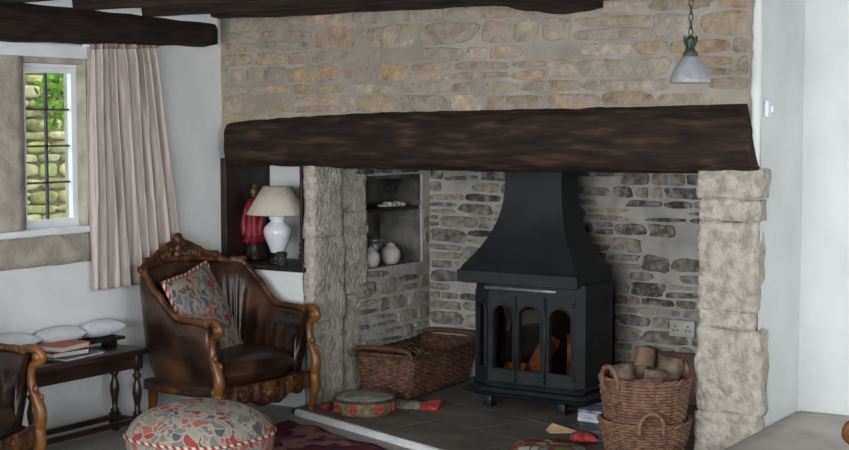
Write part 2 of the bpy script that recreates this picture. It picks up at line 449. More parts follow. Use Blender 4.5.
# right flank of the breast, white plaster with a wavy lip over the stone edge
bm = bmesh.new()
def flank(u, v):
    z = v * CEIL; y = YF + .02 + u * (YR - YF)
    return V((XK - .002 + .008 * noise.noise(V((y * 3, z * 2.2, 4))) * (1 - u), y, z))
grid_surface(bm, flank, 12, 44)
def lip(u, v):
    z = 1.2 + v * (CEIL - 1.2)
    edge = XK - .036 - .020 * noise.noise(V((z * 5, 2, 1))) - .012 * noise.noise(V((z * 17, 5, 1)))
    x = edge + (XK + .003 - edge) * u
    return V((x, YF - .012 * (1 - (2 * u - 1) ** 4) - .004 + .025 * max(0, u - .8), z))
grid_surface(bm, lip, 8, 60)
box(bm, -2.5, XK - .012, YF + .03, YR + .1, 0, CEIL)
struct(obj('wall_flank', bm, M['plaster']), 'white plastered flank of the chimney breast')

# inglenook back wall
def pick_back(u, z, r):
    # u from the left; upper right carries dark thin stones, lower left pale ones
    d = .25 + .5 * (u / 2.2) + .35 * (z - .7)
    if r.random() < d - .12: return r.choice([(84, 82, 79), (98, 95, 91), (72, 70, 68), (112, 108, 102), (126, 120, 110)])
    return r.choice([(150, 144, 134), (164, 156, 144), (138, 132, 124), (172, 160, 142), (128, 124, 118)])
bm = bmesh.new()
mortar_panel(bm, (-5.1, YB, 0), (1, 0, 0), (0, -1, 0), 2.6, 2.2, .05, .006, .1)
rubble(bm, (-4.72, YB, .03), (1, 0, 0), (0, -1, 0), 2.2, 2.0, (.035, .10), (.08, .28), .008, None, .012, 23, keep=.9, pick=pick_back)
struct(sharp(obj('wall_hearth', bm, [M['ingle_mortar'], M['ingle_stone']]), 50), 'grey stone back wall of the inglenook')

# left cheek of the inglenook with the niche
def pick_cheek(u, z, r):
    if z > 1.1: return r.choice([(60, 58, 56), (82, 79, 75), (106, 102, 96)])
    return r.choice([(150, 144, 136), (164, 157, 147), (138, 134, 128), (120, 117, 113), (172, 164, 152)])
NY0, NY1, NZ0, NZ1 = 6.61, 7.19, .71, 1.235
bm = bmesh.new()
for (ya, yb, za, zb) in ((6.5, YB, 0, NZ0), (6.5, NY0, NZ0, NZ1), (NY1, YB, NZ0, NZ1), (6.5, YB, NZ1, 2.2)):
    mortar_panel(bm, (XC, ya, za), (0, 1, 0), (1, 0, 0), yb - ya, zb - za, .05, .006, .36)
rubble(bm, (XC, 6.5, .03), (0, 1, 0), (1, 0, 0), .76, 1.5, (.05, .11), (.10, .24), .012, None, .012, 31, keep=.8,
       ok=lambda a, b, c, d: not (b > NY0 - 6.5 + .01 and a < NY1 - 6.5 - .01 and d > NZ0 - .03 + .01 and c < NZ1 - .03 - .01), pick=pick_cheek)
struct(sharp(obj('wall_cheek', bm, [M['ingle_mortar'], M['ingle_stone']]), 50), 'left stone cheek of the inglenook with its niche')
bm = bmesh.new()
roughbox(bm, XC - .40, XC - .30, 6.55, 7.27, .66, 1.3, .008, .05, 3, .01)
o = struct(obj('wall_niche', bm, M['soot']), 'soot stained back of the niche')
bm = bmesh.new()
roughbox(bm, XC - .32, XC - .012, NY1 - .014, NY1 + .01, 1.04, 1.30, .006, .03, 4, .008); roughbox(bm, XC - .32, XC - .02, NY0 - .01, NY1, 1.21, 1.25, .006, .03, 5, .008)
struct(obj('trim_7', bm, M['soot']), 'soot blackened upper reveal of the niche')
bm = bmesh.new()
roughbox(bm, XC - .32, XC - .012, NY1 - .012, NY1 + .01, .70, 1.03, .007, .03, 14, .008); roughbox(bm, XC - .32, XC - .012, NY0 - .01, NY1, .69, NZ0, .004, .03, 15, .004)
struct(obj('trim_8', bm, M['niche']), 'grey stone lower reveal of the niche')
bm = bmesh.new(); roughbox(bm, XC - .30, XC - .015, NY0 + .004, NY1 - .004, 1.022, 1.045, .003, .04, 8, .006)
struct(obj('trim_2', bm, M['darkwood']), 'dark ledge across the niche')
# unseen dark slab added over the inglenook so no light leaks in
bm = bmesh.new(); box(bm, -5.1, XK - .02, YF + .3, YB + .1, 2.2, 2.235)
struct(obj('trim_3', bm, M['soot'], smooth=False), 'unseen dark slab added above the inglenook to keep light out')

# stone piers
bm = bmesh.new()
zs = [0, .46, .92, 1.32]
for i in range(3):
    e = [.006, -.003, .004][i]
    roughbox(bm, -4.762, XC + .03 + e, YF - .01 + e * .5, 6.36 + .03 * (i % 2), zs[i], zs[i + 1] + .006, .012, .025, i * 7.3, .012)
    roughbox(bm, -5.0, XC + .008 - e, 6.36 + .03 * (i % 2), 6.62, zs[i] + .12 * (i > 0), zs[i + 1] + .126, .012, .025, i * 3.1 + 2, .012)
struct(obj('pier_left', bm, M['lime']), 'pale rough limestone jamb left of the inglenook')
bm = bmesh.new()
blocks = [(0, .24, -2.53, -2.228, 0), (.24, .62, -2.525, -2.218, .004), (.62, .70, -2.515, -2.255, .006), (.70, 1.10, -2.52, -2.244, 0), (1.10, 1.20, -2.52, -2.236, -.006), (1.20, 1.33, -2.525, -2.226, -.008)]
for i, (za, zb, xa, xb, dy) in enumerate(blocks):
    roughbox(bm, xa, xb, YF - .02 + dy, 6.20, za, zb + .006, .013, .024, i * 5.7 + 40, .014)
box(bm, -2.52, XK - .03, 6.4, YB, 0, 2.2)
struct(obj('pier_right', bm, M['lime']), 'pale rough limestone jamb right of the inglenook')

# oak bressummer beam
bm = bmesh.new()
def beam(u, v):
    t = u
    zt = 1.54 + .085 * min(1, t / .34) ** .8 - .03 * min(1, t / .34) + .032 * max(0, (t - .34) / .66) + .006 * noise.noise(V((t * 30, 1, 1)))
    zb = 1.303 + .012 * t + .006 * noise.noise(V((t * 22, 5, 1))) - .012 * math.sin(t * PI)
    a = v * 2 * PI
    ca, sa = math.cos(a), math.sin(a)
    ex = 5.0
    r = (abs(ca) ** ex + abs(sa) ** ex) ** (-1 / ex)
    y = 6.24 + .2 * r * ca
    hz = (zt - zb) / 2
    z = (zt + zb) / 2 + hz * r * sa
    xr = -2.238 - .066 * (z - zb) / (zt - zb)
    x = -5.262 + t * (xr + 5.262)
    if y > 6.1: x = min(x, -2.30 + max(0, 6.14 - y) * 1.5)
    w = noise.noise(V((x * 2.2, y * 9, z * 14))) * .010 + noise.noise(V((x * 7, y * 22, z * 26))) * .005
    return V((x, y + w * (1 if ca < 0 else 0), z + w * .4 * sa))
G = grid_surface(bm, lambda u, v: beam(u, v), 150, 40)
bmesh.ops.remove_doubles(bm, verts=bm.verts, dist=1e-5)
bmesh.ops.holes_fill(bm, edges=[e for e in bm.edges if e.is_boundary])
struct(obj('mantel_beam', bm, M['oak']), 'long dark oak beam over the inglenook')

# ceiling timbers: wall plate, joists, main beam
def timber(name, x0, x1, y0, y1, z0, z1, m, label, amp=.008, seed=0, rnd=.025, taper=None):
    b = bmesh.new(); roughbox(b, x0, x1, y0, y1, z0, z1, amp, .06, seed, rnd, 5)
    if taper:      # the timber is deeper away from the chimney breast
        for v in b.verts:
            q = min(1.2, (y1 - v.co.y) / 1.5); v.co.z += q * (taper[1] if v.co.z > (z0 + z1) / 2 else taper[0])
    return struct(obj(name, b, m), label)
timber('wall_plate', XL - .02, XL + .11, 2.0, 5.975, 1.945, 2.07, M['oak_y'], 'dark oak beam along the top of the window wall', .007, 3, taper=(-.04, .03))
bm = bmesh.new(); box(bm, XL - .01, XL + .10, 2.0, 5.96, 2.04, CEIL + .01)
struct(obj('trim_9', bm, M['plaster'], smooth=False), 'white plaster infill between the joist ends')
for i, (yj, w, z0) in enumerate(((5.975, .15, 2.092), (5.42, .075, 2.066), (4.96, .085, 2.066), (4.44, .09, 2.066), (3.95, .09, 2.066))):
    timber('ceiling_joist', XL + .0, ROOM_X1 - .01 if i else -2.27, yj - w / 2, yj + w / 2, z0, CEIL, M['oak_x'],
           ['dark joist against the stone chimney breast', 'second dark joist out from the chimney breast', 'third dark joist out from the chimney breast', 'fourth dark joist', 'fifth dark joist'][i], .008, i * 4.4)
timber('ceiling_beam', -3.29, -2.985, ROOM_Y0 + .01, YF + .02, 2.045, CEIL, M['oak_y'], 'thick dark beam end butting the chimney breast', .014, 9, .05)

# ------------------------------------------------------------------ hearth
A, B = V((-4.665, 5.935, 0)), V((-3.556, 5.565, 0))
hd = (B - A).normalized(); hn = V((-hd.y, hd.x, 0))
bm = bmesh.new()
E_ = A + hd * 2.30
poly = [V((-4.745, 5.96, 0)), A, E_, V((-2.275, 5.3, 0)), V((-2.275, YB, 0)), V((-4.745, YB, 0))]
lo = [bm.verts.new(p + V((0, 0, 0))) for p in poly]; hi = [bm.verts.new(p + V((0, 0, LZ - .006))) for p in poly]
bm.faces.new(lo[::-1]); bm.faces.new(hi)
for i in range(6): bm.faces.new((lo[i], lo[(i + 1) % 6], hi[(i + 1) % 6], hi[i]))
h_o = struct(obj('hearth', bm, M['joint'], smooth=False), 'dark slate hearth with a whitened edge')
# flags (surface pattern of the hearth) aligned with its front edge
bm = bmesh.new(); rnd = random.Random(5)
def inside(p):
    return -4.715 < p.x < -2.29 and p.y < YB - .01 and (p - A).dot(hn) > .02
row = .02; ri = 0
while row < 2.0:
    d = rnd.choice([.36, .44, .40]); u = -1.2 - rnd.uniform(0, .3)
    while u < 2.6:
        l = rnd.uniform(.45, .75)
        # clip a flag on the hearth outline by sampling: keep it as a polygon
        q = [A + hd * (u + .005) + hn * (row + .004), A + hd * (u + l - .005) + hn * (row + .004), A + hd * (u + l - .005) + hn * (row + d - .004), A + hd * (u + .005) + hn * (row + d - .004)]
        def clip(poly, n, c):
            out = []
            for i in range(len(poly)):
                a, b = poly[i], poly[(i + 1) % len(poly)]; da, db = a.dot(n) - c, b.dot(n) - c
                if da >= 0: out.append(a)
                if da * db < 0: out.append(a + (b - a) * (da / (da - db)))
            return out
        for n, c in ((V((1, 0, 0)), -4.735), (V((-1, 0, 0)), 2.28), (V((0, -1, 0)), -(YB - .01))):
            q = clip(q, n, c) if len(q) > 2 else q
        if len(q) > 2:
            ft = [bm.verts.new(V((p.x, p.y, LZ))) for p in q]; fb = [bm.verts.new(V((p.x, p.y, LZ - .008))) for p in q]
            bm.faces.new(ft)
            for i in range(len(q)): bm.faces.new((fb[i], fb[(i + 1) % len(q)], ft[(i + 1) % len(q)], ft[i]))
        u += l
    row += d; ri += 1
obj('flagstones', bm, M['slate'], h_o, smooth=False)
bm = bmesh.new()
nseg = 60
def kerb(u, v):
    p = A + hd * (-.03 + 2.32 * u)
    prof = [(-.012, 0.0), (-.014, .018), (-.006, LZ + .002), (.018, LZ + .003), (.02, LZ - .01)]
    a, z = prof[min(4, int(round(v * 4)))]
    wob = .004 * noise.noise(V((u * 60, 1, 2)))
    return p + hn * (a + wob) + V((0, 0, z))
grid_surface(bm, kerb, nseg, 4)
tag(obj('edging', bm, M['kerb'], h_o), 'whitened front edge of the hearth')

# ------------------------------------------------------------------ alcove left of the inglenook
AX0, AX1, AZ0, AZ1, AYB = -5.31, -4.765, .765, 1.33, 6.46
bm = bmesh.new(); box(bm, XL, AX1, 6.10, 6.14, 0, AZ0 - .02)
struct(obj('wall_alcove', bm, M['plaster'], smooth=False), 'white panel under the alcove shelf')
bm = bmesh.new(); box(bm, XL, AX1 + .02, AYB, AYB + .03, .6, 1.5)
struct(obj('wall_recess', bm, M['plaster'], smooth=False), 'white back of the lamp alcove')
bm = bmesh.new()
box(bm, XL - .01, AX0 + .02, 6.085, AYB, AZ0 - .02, 1.34, .003)
box(bm, AX0 + .02, -5.285, AYB - .012, AYB, AZ0, 1.34)
box(bm, AX1 - .012, AX1 + .003, 6.085, 6.30, AZ0, 1.32, .002)
for k in range(5):
    z = AZ0 + .03 + k * .03
    ball(bm, (AX1 - .016 - .004 * (k % 2), 6.10, z), .017 - .002 * k, 1, .6, 1, 8, 6)
struct(obj('trim_4', bm, M['darkwood'], smooth=False), 'dark timber lining of the lamp alcove')
bm = bmesh.new(); box(bm, AX0 - .01, AX1 + .03, 6.06, AYB, AZ0 - .026, AZ0, .006)
struct(obj('trim_5', bm, M['darkwood'], smooth=False), 'dark shelf board of the lamp alcove')

# ------------------------------------------------------------------ window
win = bpy.data.objects.new('window_1', None); COL.objects.link(win); win.location = (XL, 4.9, 1.0); struct(win, 'white framed leaded casement window')
def wpart(name, bm, m, label=None, smooth=False):
    for v in bm.verts: v.co -= V(win.location)
    o = obj(name, bm, m, win, smooth)
    if label: o['label'] = label
    return o
XG = -5.42
CY0, CY1, CZ0, CZ1 = 4.735, WY1 - .002, 1.02, 1.85
bm = bmesh.new(); roughbox(bm, XL - .16, XL - .01, WY0, 4.715, WZ0, WZ1, .003, .05, 2, .012)
wpart('mullion', bm, M['jambstone'], 'beige stone mullion', True)
bm = bmesh.new(); box(bm, XL - .16, XL - .004, WY1 - .014, WY1 + .0, WZ0, WZ1)
wpart('jamb', bm, M['jambstone'], 'beige stone jamb')
bm = bmesh.new(); box(bm, XL - .12, XL - .02, 4.70, WY1 - .015, 1.8225, WZ1 - .001); wpart('head_stone', bm, M['jambstone'], 'beige stone head over the casement')
bm = bmesh.new()
y0, y1, z0, z1 = 4.705, CY1, WZ0, 1.822
box(bm, XG - .03, XG + .02, y0, y0 + .036, z0, z1); box(bm, XG - .03, XG + .02, y1 - .024, y1, z0, z1)
box(bm, XG - .029, XG + .019, y0 + .036, y1 - .024, z0, CZ0 + .02); box(bm, XG - .029, XG + .019, y0 + .036, y1 - .024, z1 - .018, z1)
a, b, c, d = y0 + .037, y1 - .025, CZ0 + .021, z1 - .019
box(bm, XG - .004, XG + .024, a, a + .026, c, d); box(bm, XG - .004, XG + .024, b - .026, b, c, d)
box(bm, XG - .003, XG + .023, a + .026, b - .026, c, c + .026); box(bm, XG - .003, XG + .023, a + .026, b - .026, d - .024, d)
wpart('frame', bm, M['whitepaint'])
bm = bmesh.new(); gy0, gy1, gz0, gz1 = a + .026, b - .026, c + .026, d - .024
box(bm, XG - .002, XG + .002, gy0, gy1, gz0, gz1); wpart('pane', bm, M['glass'])
bm = bmesh.new()
ym = (gy0 + gy1) / 2
box(bm, XG - .006, XG + .008, ym - .006, ym + .006, gz0, gz1)
for k in range(1, 4):
    z = gz0 + (gz1 - gz0) * k / 4; box(bm, XG - .006, XG + .008, gy0, gy1, z - .005, z + .005)
wpart('glazing_bar', bm, M['lead'])
bm = bmesh.new(); box(bm, XL - .1, XL + .03, WY0 - .6, WY1 + .02, .998, 1.028, .006); wpart('sill', bm, M['whitepaint'], 'white painted sill board')
bm = bmesh.new(); roughbox(bm, XL - .05, XL + .012, WY0 - .6, WY1 + .03, .845, .997, .004, .05, 6, .012); wpart('apron_stone', bm, M['jambstone'], 'beige stone under the sill', True)
bm = bmesh.new(); box(bm, XL - .06, XL + .012, WY0 - .6, WY1 + .02, 1.85, 1.915, .006); wpart('head_board', bm, M['whitepaint'], 'white board over the window')

# outside
bm = bmesh.new(); box(bm, -12, XL - .14, -4, 16, -.3, -.1)
gr = mat('lawn', rgb(70, 96, 40), rgb(110, 130, 60), .95, 12, bump=.5)
struct(obj('ground', bm, gr, smooth=False), 'garden ground outside the window')
gm = mat('mossy mortar', rgb(116, 110, 84), rgb(150, 144, 112), .95, 8, bump=.4)
gs = mat('mossy golden stone', (.7, .7, .6, 1), (1.25, 1.22, 1.1, 1), .95, 10, bump=.5, attr=True, lo=.3, hi=.7)
bm = bmesh.new()
mortar_panel(bm, (-7.4, 4.6, -.2), (0, 1, 0), (1, 0, 0), 4.4, 2.8, .15, .01, .3)
rubble(bm, (-7.4, 4.6, -.2), (0, 1, 0), (1, 0, 0), 4.4, 2.75, (.06, .12), (.12, .34), .008, [(214, 200, 150), (196, 190, 132), (222, 206, 164), (188, 178, 134), (200, 198, 136), (226, 214, 176)], .03, 61)
tag(obj('garden_wall', bm, [gm, gs]), 'mossy yellow stone garden wall seen through the window', 'wall')
lf = mat('bright green leaves', rgb(72, 118, 36), rgb(150, 190, 78), .7, 9)
def leaf_cluster(bm, c, r, n, size, seed, sz=1.0):
    rn = random.Random(seed)
    for _ in range(n):
        d = V((rn.gauss(0, 1), rn.gauss(0, 1), rn.gauss(0, 1))); d.normalize(); d *= r * rn.random() ** .4
        p = V(c) + V((d.x, d.y, d.z * sz)); R = Euler((rn.uniform(0, 6), rn.uniform(0, 6), rn.uniform(0, 6))).to_matrix()
        s = size * rn.uniform(.6, 1.3)
        pts = [(-s, 0, 0), (-.3 * s, .4 * s, .08 * s), (.4 * s, .32 * s, .05 * s), (s, 0, 0), (.4 * s, -.32 * s, .05 * s), (-.3 * s, -.4 * s, .08 * s)]
        bm.faces.new([bm.verts.new(p + R @ V(q)) for q in pts])
sh = thing('shrub', 'bright green shrub against the garden wall outside the window', 'shrub', (-6.98, 6.98, -.1))
bm = bmesh.new(); leaf_cluster(bm, (0, -.42, 1.80), .24, 500, .04, 3, 1.0); obj('foliage', bm, lf, sh, False)
bm = bmesh.new()
for k in range(4): tube(bm, smooth_path([(.02 * k, .02 * k, 0, .02), (.05 * math.cos(k * 2), .05 * math.sin(k * 2), .8, .016), (.15 * math.cos(k * 2), .15 * math.sin(k * 2), 1.7, .008)], 4) and [p[:3] for p in smooth_path([(.02 * k, .02 * k, 0), (.05 * math.cos(k * 2), .05 * math.sin(k * 2), .8), (.1 * math.cos(k * 2), -.3 + .08 * k, 1.75)], 4)], .014, 6)
obj('stem', bm, M['bark'], sh)

# ------------------------------------------------------------------ curtain
cur = thing('curtain', 'pinkish striped curtain hanging beside the window', 'curtain', (XL + .048, 5.315, .685))
def curtain(u, v, off=0.):
    # v 0 bottom, 1 top
    w0, w1 = (-.25, .41), (-.235, .235)
    s = v ** 1.3
    a = w0[0] + (w1[0] - w0[0]) * s; b = w0[1] + (w1[1] - w0[1]) * s
    ph = u * 2 * PI * 8.5 + .9 * noise.noise(V((u * 5, v * .8, 2))) * 4
    amp = .019 * (1 - .65 * max(0, v - .93) / .07) * (.75 + .9 * noise.noise(V((u * 7, 1, v * 1.5))))
    x = amp * math.sin(ph) + .008 * noise.noise(V((u * 9, v * 2, 7)))
    y = a + (b - a) * u + .012 * math.cos(ph) * .8
    z = -.0 + v * 1.237 + .02 * u * (1 - v) - .012 * (1 - v) * math.cos(u * 3) + .025 * u * v - .03 * (1 - u) * (1 - v) * -1
    return V((x + off, y, z))
bm = bmesh.new()
uvl = bm.loops.layers.uv.new('UVMap')
nu, nv = 220, 40
G = [[bm.verts.new(curtain(i / nu, j / nv)) for j in range(nv + 1)] for i in range(nu + 1)]
for i in range(nu):
    for j in range(nv):
        f = bm.faces.new((G[i][j], G[i + 1][j], G[i + 1][j + 1], G[i][j + 1]))
        for lp, (a, b) in zip(f.loops, ((i, j), (i + 1, j), (i + 1, j + 1), (i, j + 1))): lp[uvl].uv = (a / nu, b / nv)
o = obj('drape', bm, M['curtain'], cur)
md = o.modifiers.new('thick', 'SOLIDIFY'); md.thickness = .004
bm = bmesh.new(); grid_surface(bm, lambda u, v: curtain(u, .978 + .022 * v, .006), 160, 3)
o = obj('heading', bm, M['heading'], cur); md = o.modifiers.new('thick', 'SOLIDIFY'); md.thickness = .006; md.offset = 1
bm = bmesh.new(); tube(bm, [(-.03, -.25, 1.23), (-.03, .25, 1.247)], .007, 8)
obj('rail', bm, M['whitepaint'], cur)

# ------------------------------------------------------------------ window ledge and its cushions
bm = bmesh.new(); box(bm, XL + .002, XL + .12, 4.30, 5.22, .454, .470, .003)
for y in (4.4, 5.18): box(bm, XL + .002, XL + .09, y - .012, y + .012, .38, .455)
struct(obj('trim_6', bm, M['darkwood'], smooth=False), 'narrow dark ledge under the window')
def pillow_bm(bm, a, b, t, nu=28, corner=.9, crown=2.2):
    """square cushion of half sizes a, b and half thickness t in the xy plane"""
    def P(u, v, s):
        x, y = u * 2 - 1, v * 2 - 1
        k = (max(0, 1 - abs(x) ** crown) * max(0, 1 - abs(y) ** crown)) ** .5
        pin = 1 - .07 * (1 - abs(x * y)) * (abs(x) ** 4 + abs(y) ** 4) * .9
        return V((a * x * pin, b * y * pin, s * t * k))
    for s in (1, -1): grid_surface(bm, lambda u, v: P(u, v, s), nu, nu)
    bmesh.ops.remove_doubles(bm, verts=bm.verts, dist=1e-5)
def pillow_edge(a, b, n=24):
    pts = []
    for (x0, y0, x1, y1) in ((-1, -1, 1, -1), (1, -1, 1, 1), (1, 1, -1, 1), (-1, 1, -1, -1)):
        for i in range(n):
            x, y = x0 + (x1 - x0) * i / n, y0 + (y1 - y0) * i / n
            pin = 1 - .07 * (1 - abs(x * y)) * (abs(x) ** 4 + abs(y) ** 4) * .9
            pts.append(V((a * x * pin, b * y * pin, 0)))
    return pts
for i, (yc, L2) in enumerate(((5.105, .135), (4.83, .14), (4.50, .18))):
    bm = bmesh.new()
    pillow_bm(bm, .056, L2, .05, 20, crown=2.4)
    for v in bm.verts:
        v.co.z += .004 * noise.noise(v.co * 9 + V((i, 0, 0)))
        if v.co.z < 0: v.co.z *= .75
    tag(obj('bolster_cushion', bm, M['linen'], loc=(XL + .062, yc, .512), rot=(0, -.12, 0)),
        ['white cushion on the window ledge right beside the armchair', 'white cushion on the window ledge behind the books', 'white cushion on the window ledge farthest from the armchair'][i], 'cushion', 'white cushions along the window ledge')

# ------------------------------------------------------------------ armchair
def make_armchair(label):
    t = thing('armchair', label, 'armchair')
    W, D = .40, .31
    def plan(u):
        """u 0 = right arm front, 1 = left arm front; returns x, y and how far round to the back (0 front .. 1 centre)"""
        s = -1 if u < .5 else 1
        k = 1 - abs(2 * u - 1)        # 0 front, 1 back centre
        if k < .42:
            q = k / .42; return (.29 - .33 * q, s * (W - .012 * (1 - q)), k)
        q = (k - .42) / .58 * PI / 2
        ex = .72
        return (-.04 - .25 * math.sin(q) ** ex, s * W * math.cos(q) ** ex if math.cos(q) > 1e-9 else 0, k)
    def top(k):
        a = max(0, min(1, (k - .22) / .38)); a = a * a * (3 - 2 * a)
        return .555 + .012 * math.sin(k * 8) * (1 - a) + .235 * a + .03 * max(0, (k - .7) / .3)
    def nrm(u):
        a, b = plan(max(0, u - .004)), plan(min(1, u + .004))
        d = V((b[0] - a[0], b[1] - a[1], 0)).normalized()
        return V((-d.y, d.x, 0))       # inward
    # upholstered shell
    bm = bmesh.new(); nu = 150
    secs = []
    for i in range(nu + 1):
        u = i / nu; x, y, k = plan(u); n = nrm(u); h = top(k)
        if n.dot(V((-x, -y, 0)) + V((.02, 0, 0))) < 0: n = -n
        if k < .42: n = V((0, 1 if y < 0 else -1, 0))
        base = V((x, y, 0))
        fl = .010 * abs(math.sin(k * 34)) ** .7
        prof = [(.085, .19), (.075, .24), (.03, .36), (.005, h - .10), (.004, h - .02), (.03, h), (.055, h - .025),
                (.075 - fl * .6, h - .09), (.095 - fl, (h + .36) / 2 + .02), (.115 - fl, .40), (.125, .30), (.125, .19)]
        secs.append([bm.verts.new(base + n * o_ + V((-.0 + (-.03 * max(0, k - .5) * (z - .25)), 0, z))) for o_, z in prof])
    m_ = len(secs[0])
    for A_, B_ in zip(secs, secs[1:]):
        for j in range(m_): bm.faces.new((A_[j], A_[(j + 1) % m_], B_[(j + 1) % m_], B_[j]))
    bm.faces.new(secs[0]); bm.faces.new(secs[-1][::-1])
    obj('upholstery', bm, M['leather'], t)
    # seat cushion
    bm = bmesh.new()
    def seat(u, v, s):
        X_, Y_ = u * 2 - 1, v * 2 - 1
        # squarish plan that narrows to the back
        ex = 4.5; r = max(abs(X_), abs(Y_))
        if r > 1e-6:
            l = (abs(X_) ** ex + abs(Y_) ** ex) ** (1 / ex); X2, Y2 = X_ / l * r, Y_ / l * r
        else: X2 = Y2 = 0
        px = .055 + .265 * X2 + (.03 * (1 - Y2 ** 2) if X2 > 0 else 0) * X2
        py = Y2 * (.315 - .03 * (1 - X2) / 2)
        rr = min(1, r)
        k = (1 - rr ** 7) ** .4 if rr < 1 else 0
        z = .295 + s * .065 * k + (s > 0) * .03 * (1 - rr ** 2) + .004 * noise.noise(V((px * 9, py * 9, s)))
        return V((px, py, z))
    for s in (1, -1): grid_surface(bm, lambda u, v: seat(u, v, s), 30, 30)
    bmesh.ops.remove_doubles(bm, verts=bm.verts, dist=1e-5)
    sc_ = obj('seat_cushion', bm, M['leather'], t)
    # seat deck
    bm = bmesh.new(); box(bm, -.2, .30, -.34, .34, .19, .245, .01)
    obj('seat_frame', bm, M['leather'], t)
    # wooden top rail
    bm = bmesh.new(); pts = []; rs = []
    for i in range(101):
        u = i / 100; x, y, k = plan(u); n = nrm(u)
        if n.dot(V((-x, -y, 0)) + V((.02, 0, 0))) < 0: n = -n
        if k < .42: n = V((0, 1 if y < 0 else -1, 0))
        h = top(k)
        pts.append(V((x, y, 0)) + n * .022 + V((-.03 * max(0, k - .5) * (h - .25), 0, h + .006)))
        rs.append(.0165 + .004 * math.sin(k * 46) * (k > .5) + .003 * (k < .1))
    tube(bm, pts, rs, 10)
    obj('top_rail', bm, M['carved'], t)
    # arm supports with scroll, running into the cabriole front legs
    for s in (-1, 1):
        bm = bmesh.new()
        y = s * (W - .035)
        sp = smooth_path([(.26, .566, .022), (.315, .574, .024), (.352, .560, .026), (.362, .530, .025), (.340, .512, .022), (.318, .500, .021), (.308, .460, .021), (.312, .410, .024), (.330, .360, .029), (.348, .310, .033), (.350, .262, .034), (.338, .215, .030)], 5)
        tube(bm, [(a, y, b) for a, b, c in sp], [c * .82 for a, b, c in sp], 12)
        ball(bm, (.345, y, .538), .028, 1, .95, 1)
        for q in range(5):
            ball(bm, (.336 + .012 * math.sin(q * 1.2), y + .012 * (1 if q % 2 else -1), .40 - q * .042), .015, 1, 1, 1.4, 8, 6)
        o1 = obj('arm_support', bm, M['carved_pale'], t)
        bm = bmesh.new()
        lp = smooth_path([(.338, .225, .031), (.345, .17, .029), (.336, .115, .022), (.322, .06, .017), (.322, .03, .017), (.335, .012, .020), (.345, .004, .016)], 5)
        tube(bm, [(a, y, b) for a, b, c in lp], [c for a, b, c in lp], 12)
        obj('leg', bm, M['carved_pale'], t)
        bm = bmesh.new()
        lp = smooth_path([(-.19, .235, .028), (-.20, .16, .026), (-.205, .09, .021), (-.225, .03, .018), (-.24, .002, .018)], 5)
        tube(bm, [(a, s * (.27 + .0 * b), b) for a, b, c in lp], [c for a, b, c in lp], 10)
        obj('leg', bm, M['carved_pale'], t)
    # carved front apron and plain side rails
    bm = bmesh.new()
    def apron(u, v, s):
        y = (u * 2 - 1) * (W - .045)
        q = abs(u * 2 - 1)
        zb = .155 - .035 * math.exp(-(q / .28) ** 2) + .009 * math.cos(q * 15) - .004 * q
        zt = .245
        z = zb + (zt - zb) * v
        x = .322 + .03 * (1 - q * q) + .012 * s * (1 - .0 * v) + (.006 * noise.noise(V((y * 40, z * 40, 1))) + .006 * math.sin(q * 30) * math.sin(v * PI) if s > 0 else 0)
        return V((x, y, z))
    G1 = grid_surface(bm, lambda u, v: apron(u, v, 1), 70, 8); G2 = grid_surface(bm, lambda u, v: apron(u, v, -1), 70, 8)
    for i in range(70):
        for j in (0, 8): bm.faces.new((G1[i][j], G1[i + 1][j], G2[i + 1][j], G2[i][j]))
    for q in (-1, 0, 1):
        ball(bm, (.372 if q == 0 else .352, q * .2, .185 if q == 0 else .2), .034 if q == 0 else .022, .45, 1.5, 1, 12, 8)
    for q in range(-6, 7):
        ball(bm, (.362 - .0008 * q * q, q * .047, .20 + .012 * math.cos(q * 2.1)), .014, .7, 1.3, 1, 8, 6)
    obj('apron', bm, M['carved'], t)
    bm = bmesh.new()
    pts = []
    for i in range(61):
        u = i / 60; x, y, k = plan(u); n = nrm(u)
        if n.dot(V((-x, -y, 0)) + V((.02, 0, 0))) < 0: n = -n
        if k < .42: n = V((0, 1 if y < 0 else -1, 0))
        pts.append(V((x, y, .205)) + n * .075)
    tube(bm, pts, .022, 8); obj('base_rail', bm, M['carved'], t)
    # pierced carved crest
    bm = bmesh.new()
    def back_pt(yy, dz):
        k = 1 - .42 * abs(yy) / .40 * .6
        # follow the back curve at this y
        q = math.acos(min(1, (abs(yy) / W) ** (1 / .72))); x = -.04 - .25 * math.sin(q) ** .72
        kk = .42 + .58 * q / (PI / 2); h = top(kk)
        return V((x - .03 * max(0, kk - .5) * (h - .25) + .02, yy, h + dz))
    for s in (-1, 1):
        arch = smooth_path([(s * .30, .005, .016), (s * .25, .030, .018), (s * .19, .038, .015), (s * .13, .062, .016), (s * .07, .082, .018), (s * .02, .088, .02)], 5)
        tube(bm, [back_pt(a, b) for a, b, c in arch], [c for a, b, c in arch], 8)
        for yy in (.075, .115, .16, .21): tube(bm, [back_pt(s * yy, 0), back_pt(s * (yy - .015), .06 - .08 * (yy - .075) * 1.6)], .010, 6)
        for yy, dz, r in ((.25, .03, .024), (.15, .055, .018), (.29, .012, .02)): ball(bm, back_pt(s * yy, dz), r, .7, 1.2, 1, 10, 8)
    for yy, dz, r in ((0, .105, .034), (.03, .085, .026), (-.03, .085, .026), (0, .06, .036), (.05, .06, .02), (-.05, .06, .02), (0, .03, .03)): ball(bm, back_pt(yy, dz), r, .7, .95, 1.1, 12, 8)
    for yy in (-.34, .34, .37, -.37): ball(bm, back_pt(yy, .01), .022, .8, 1.2, .9, 10, 8)
    obj('crest', bm, M['carved'], t)
    return t

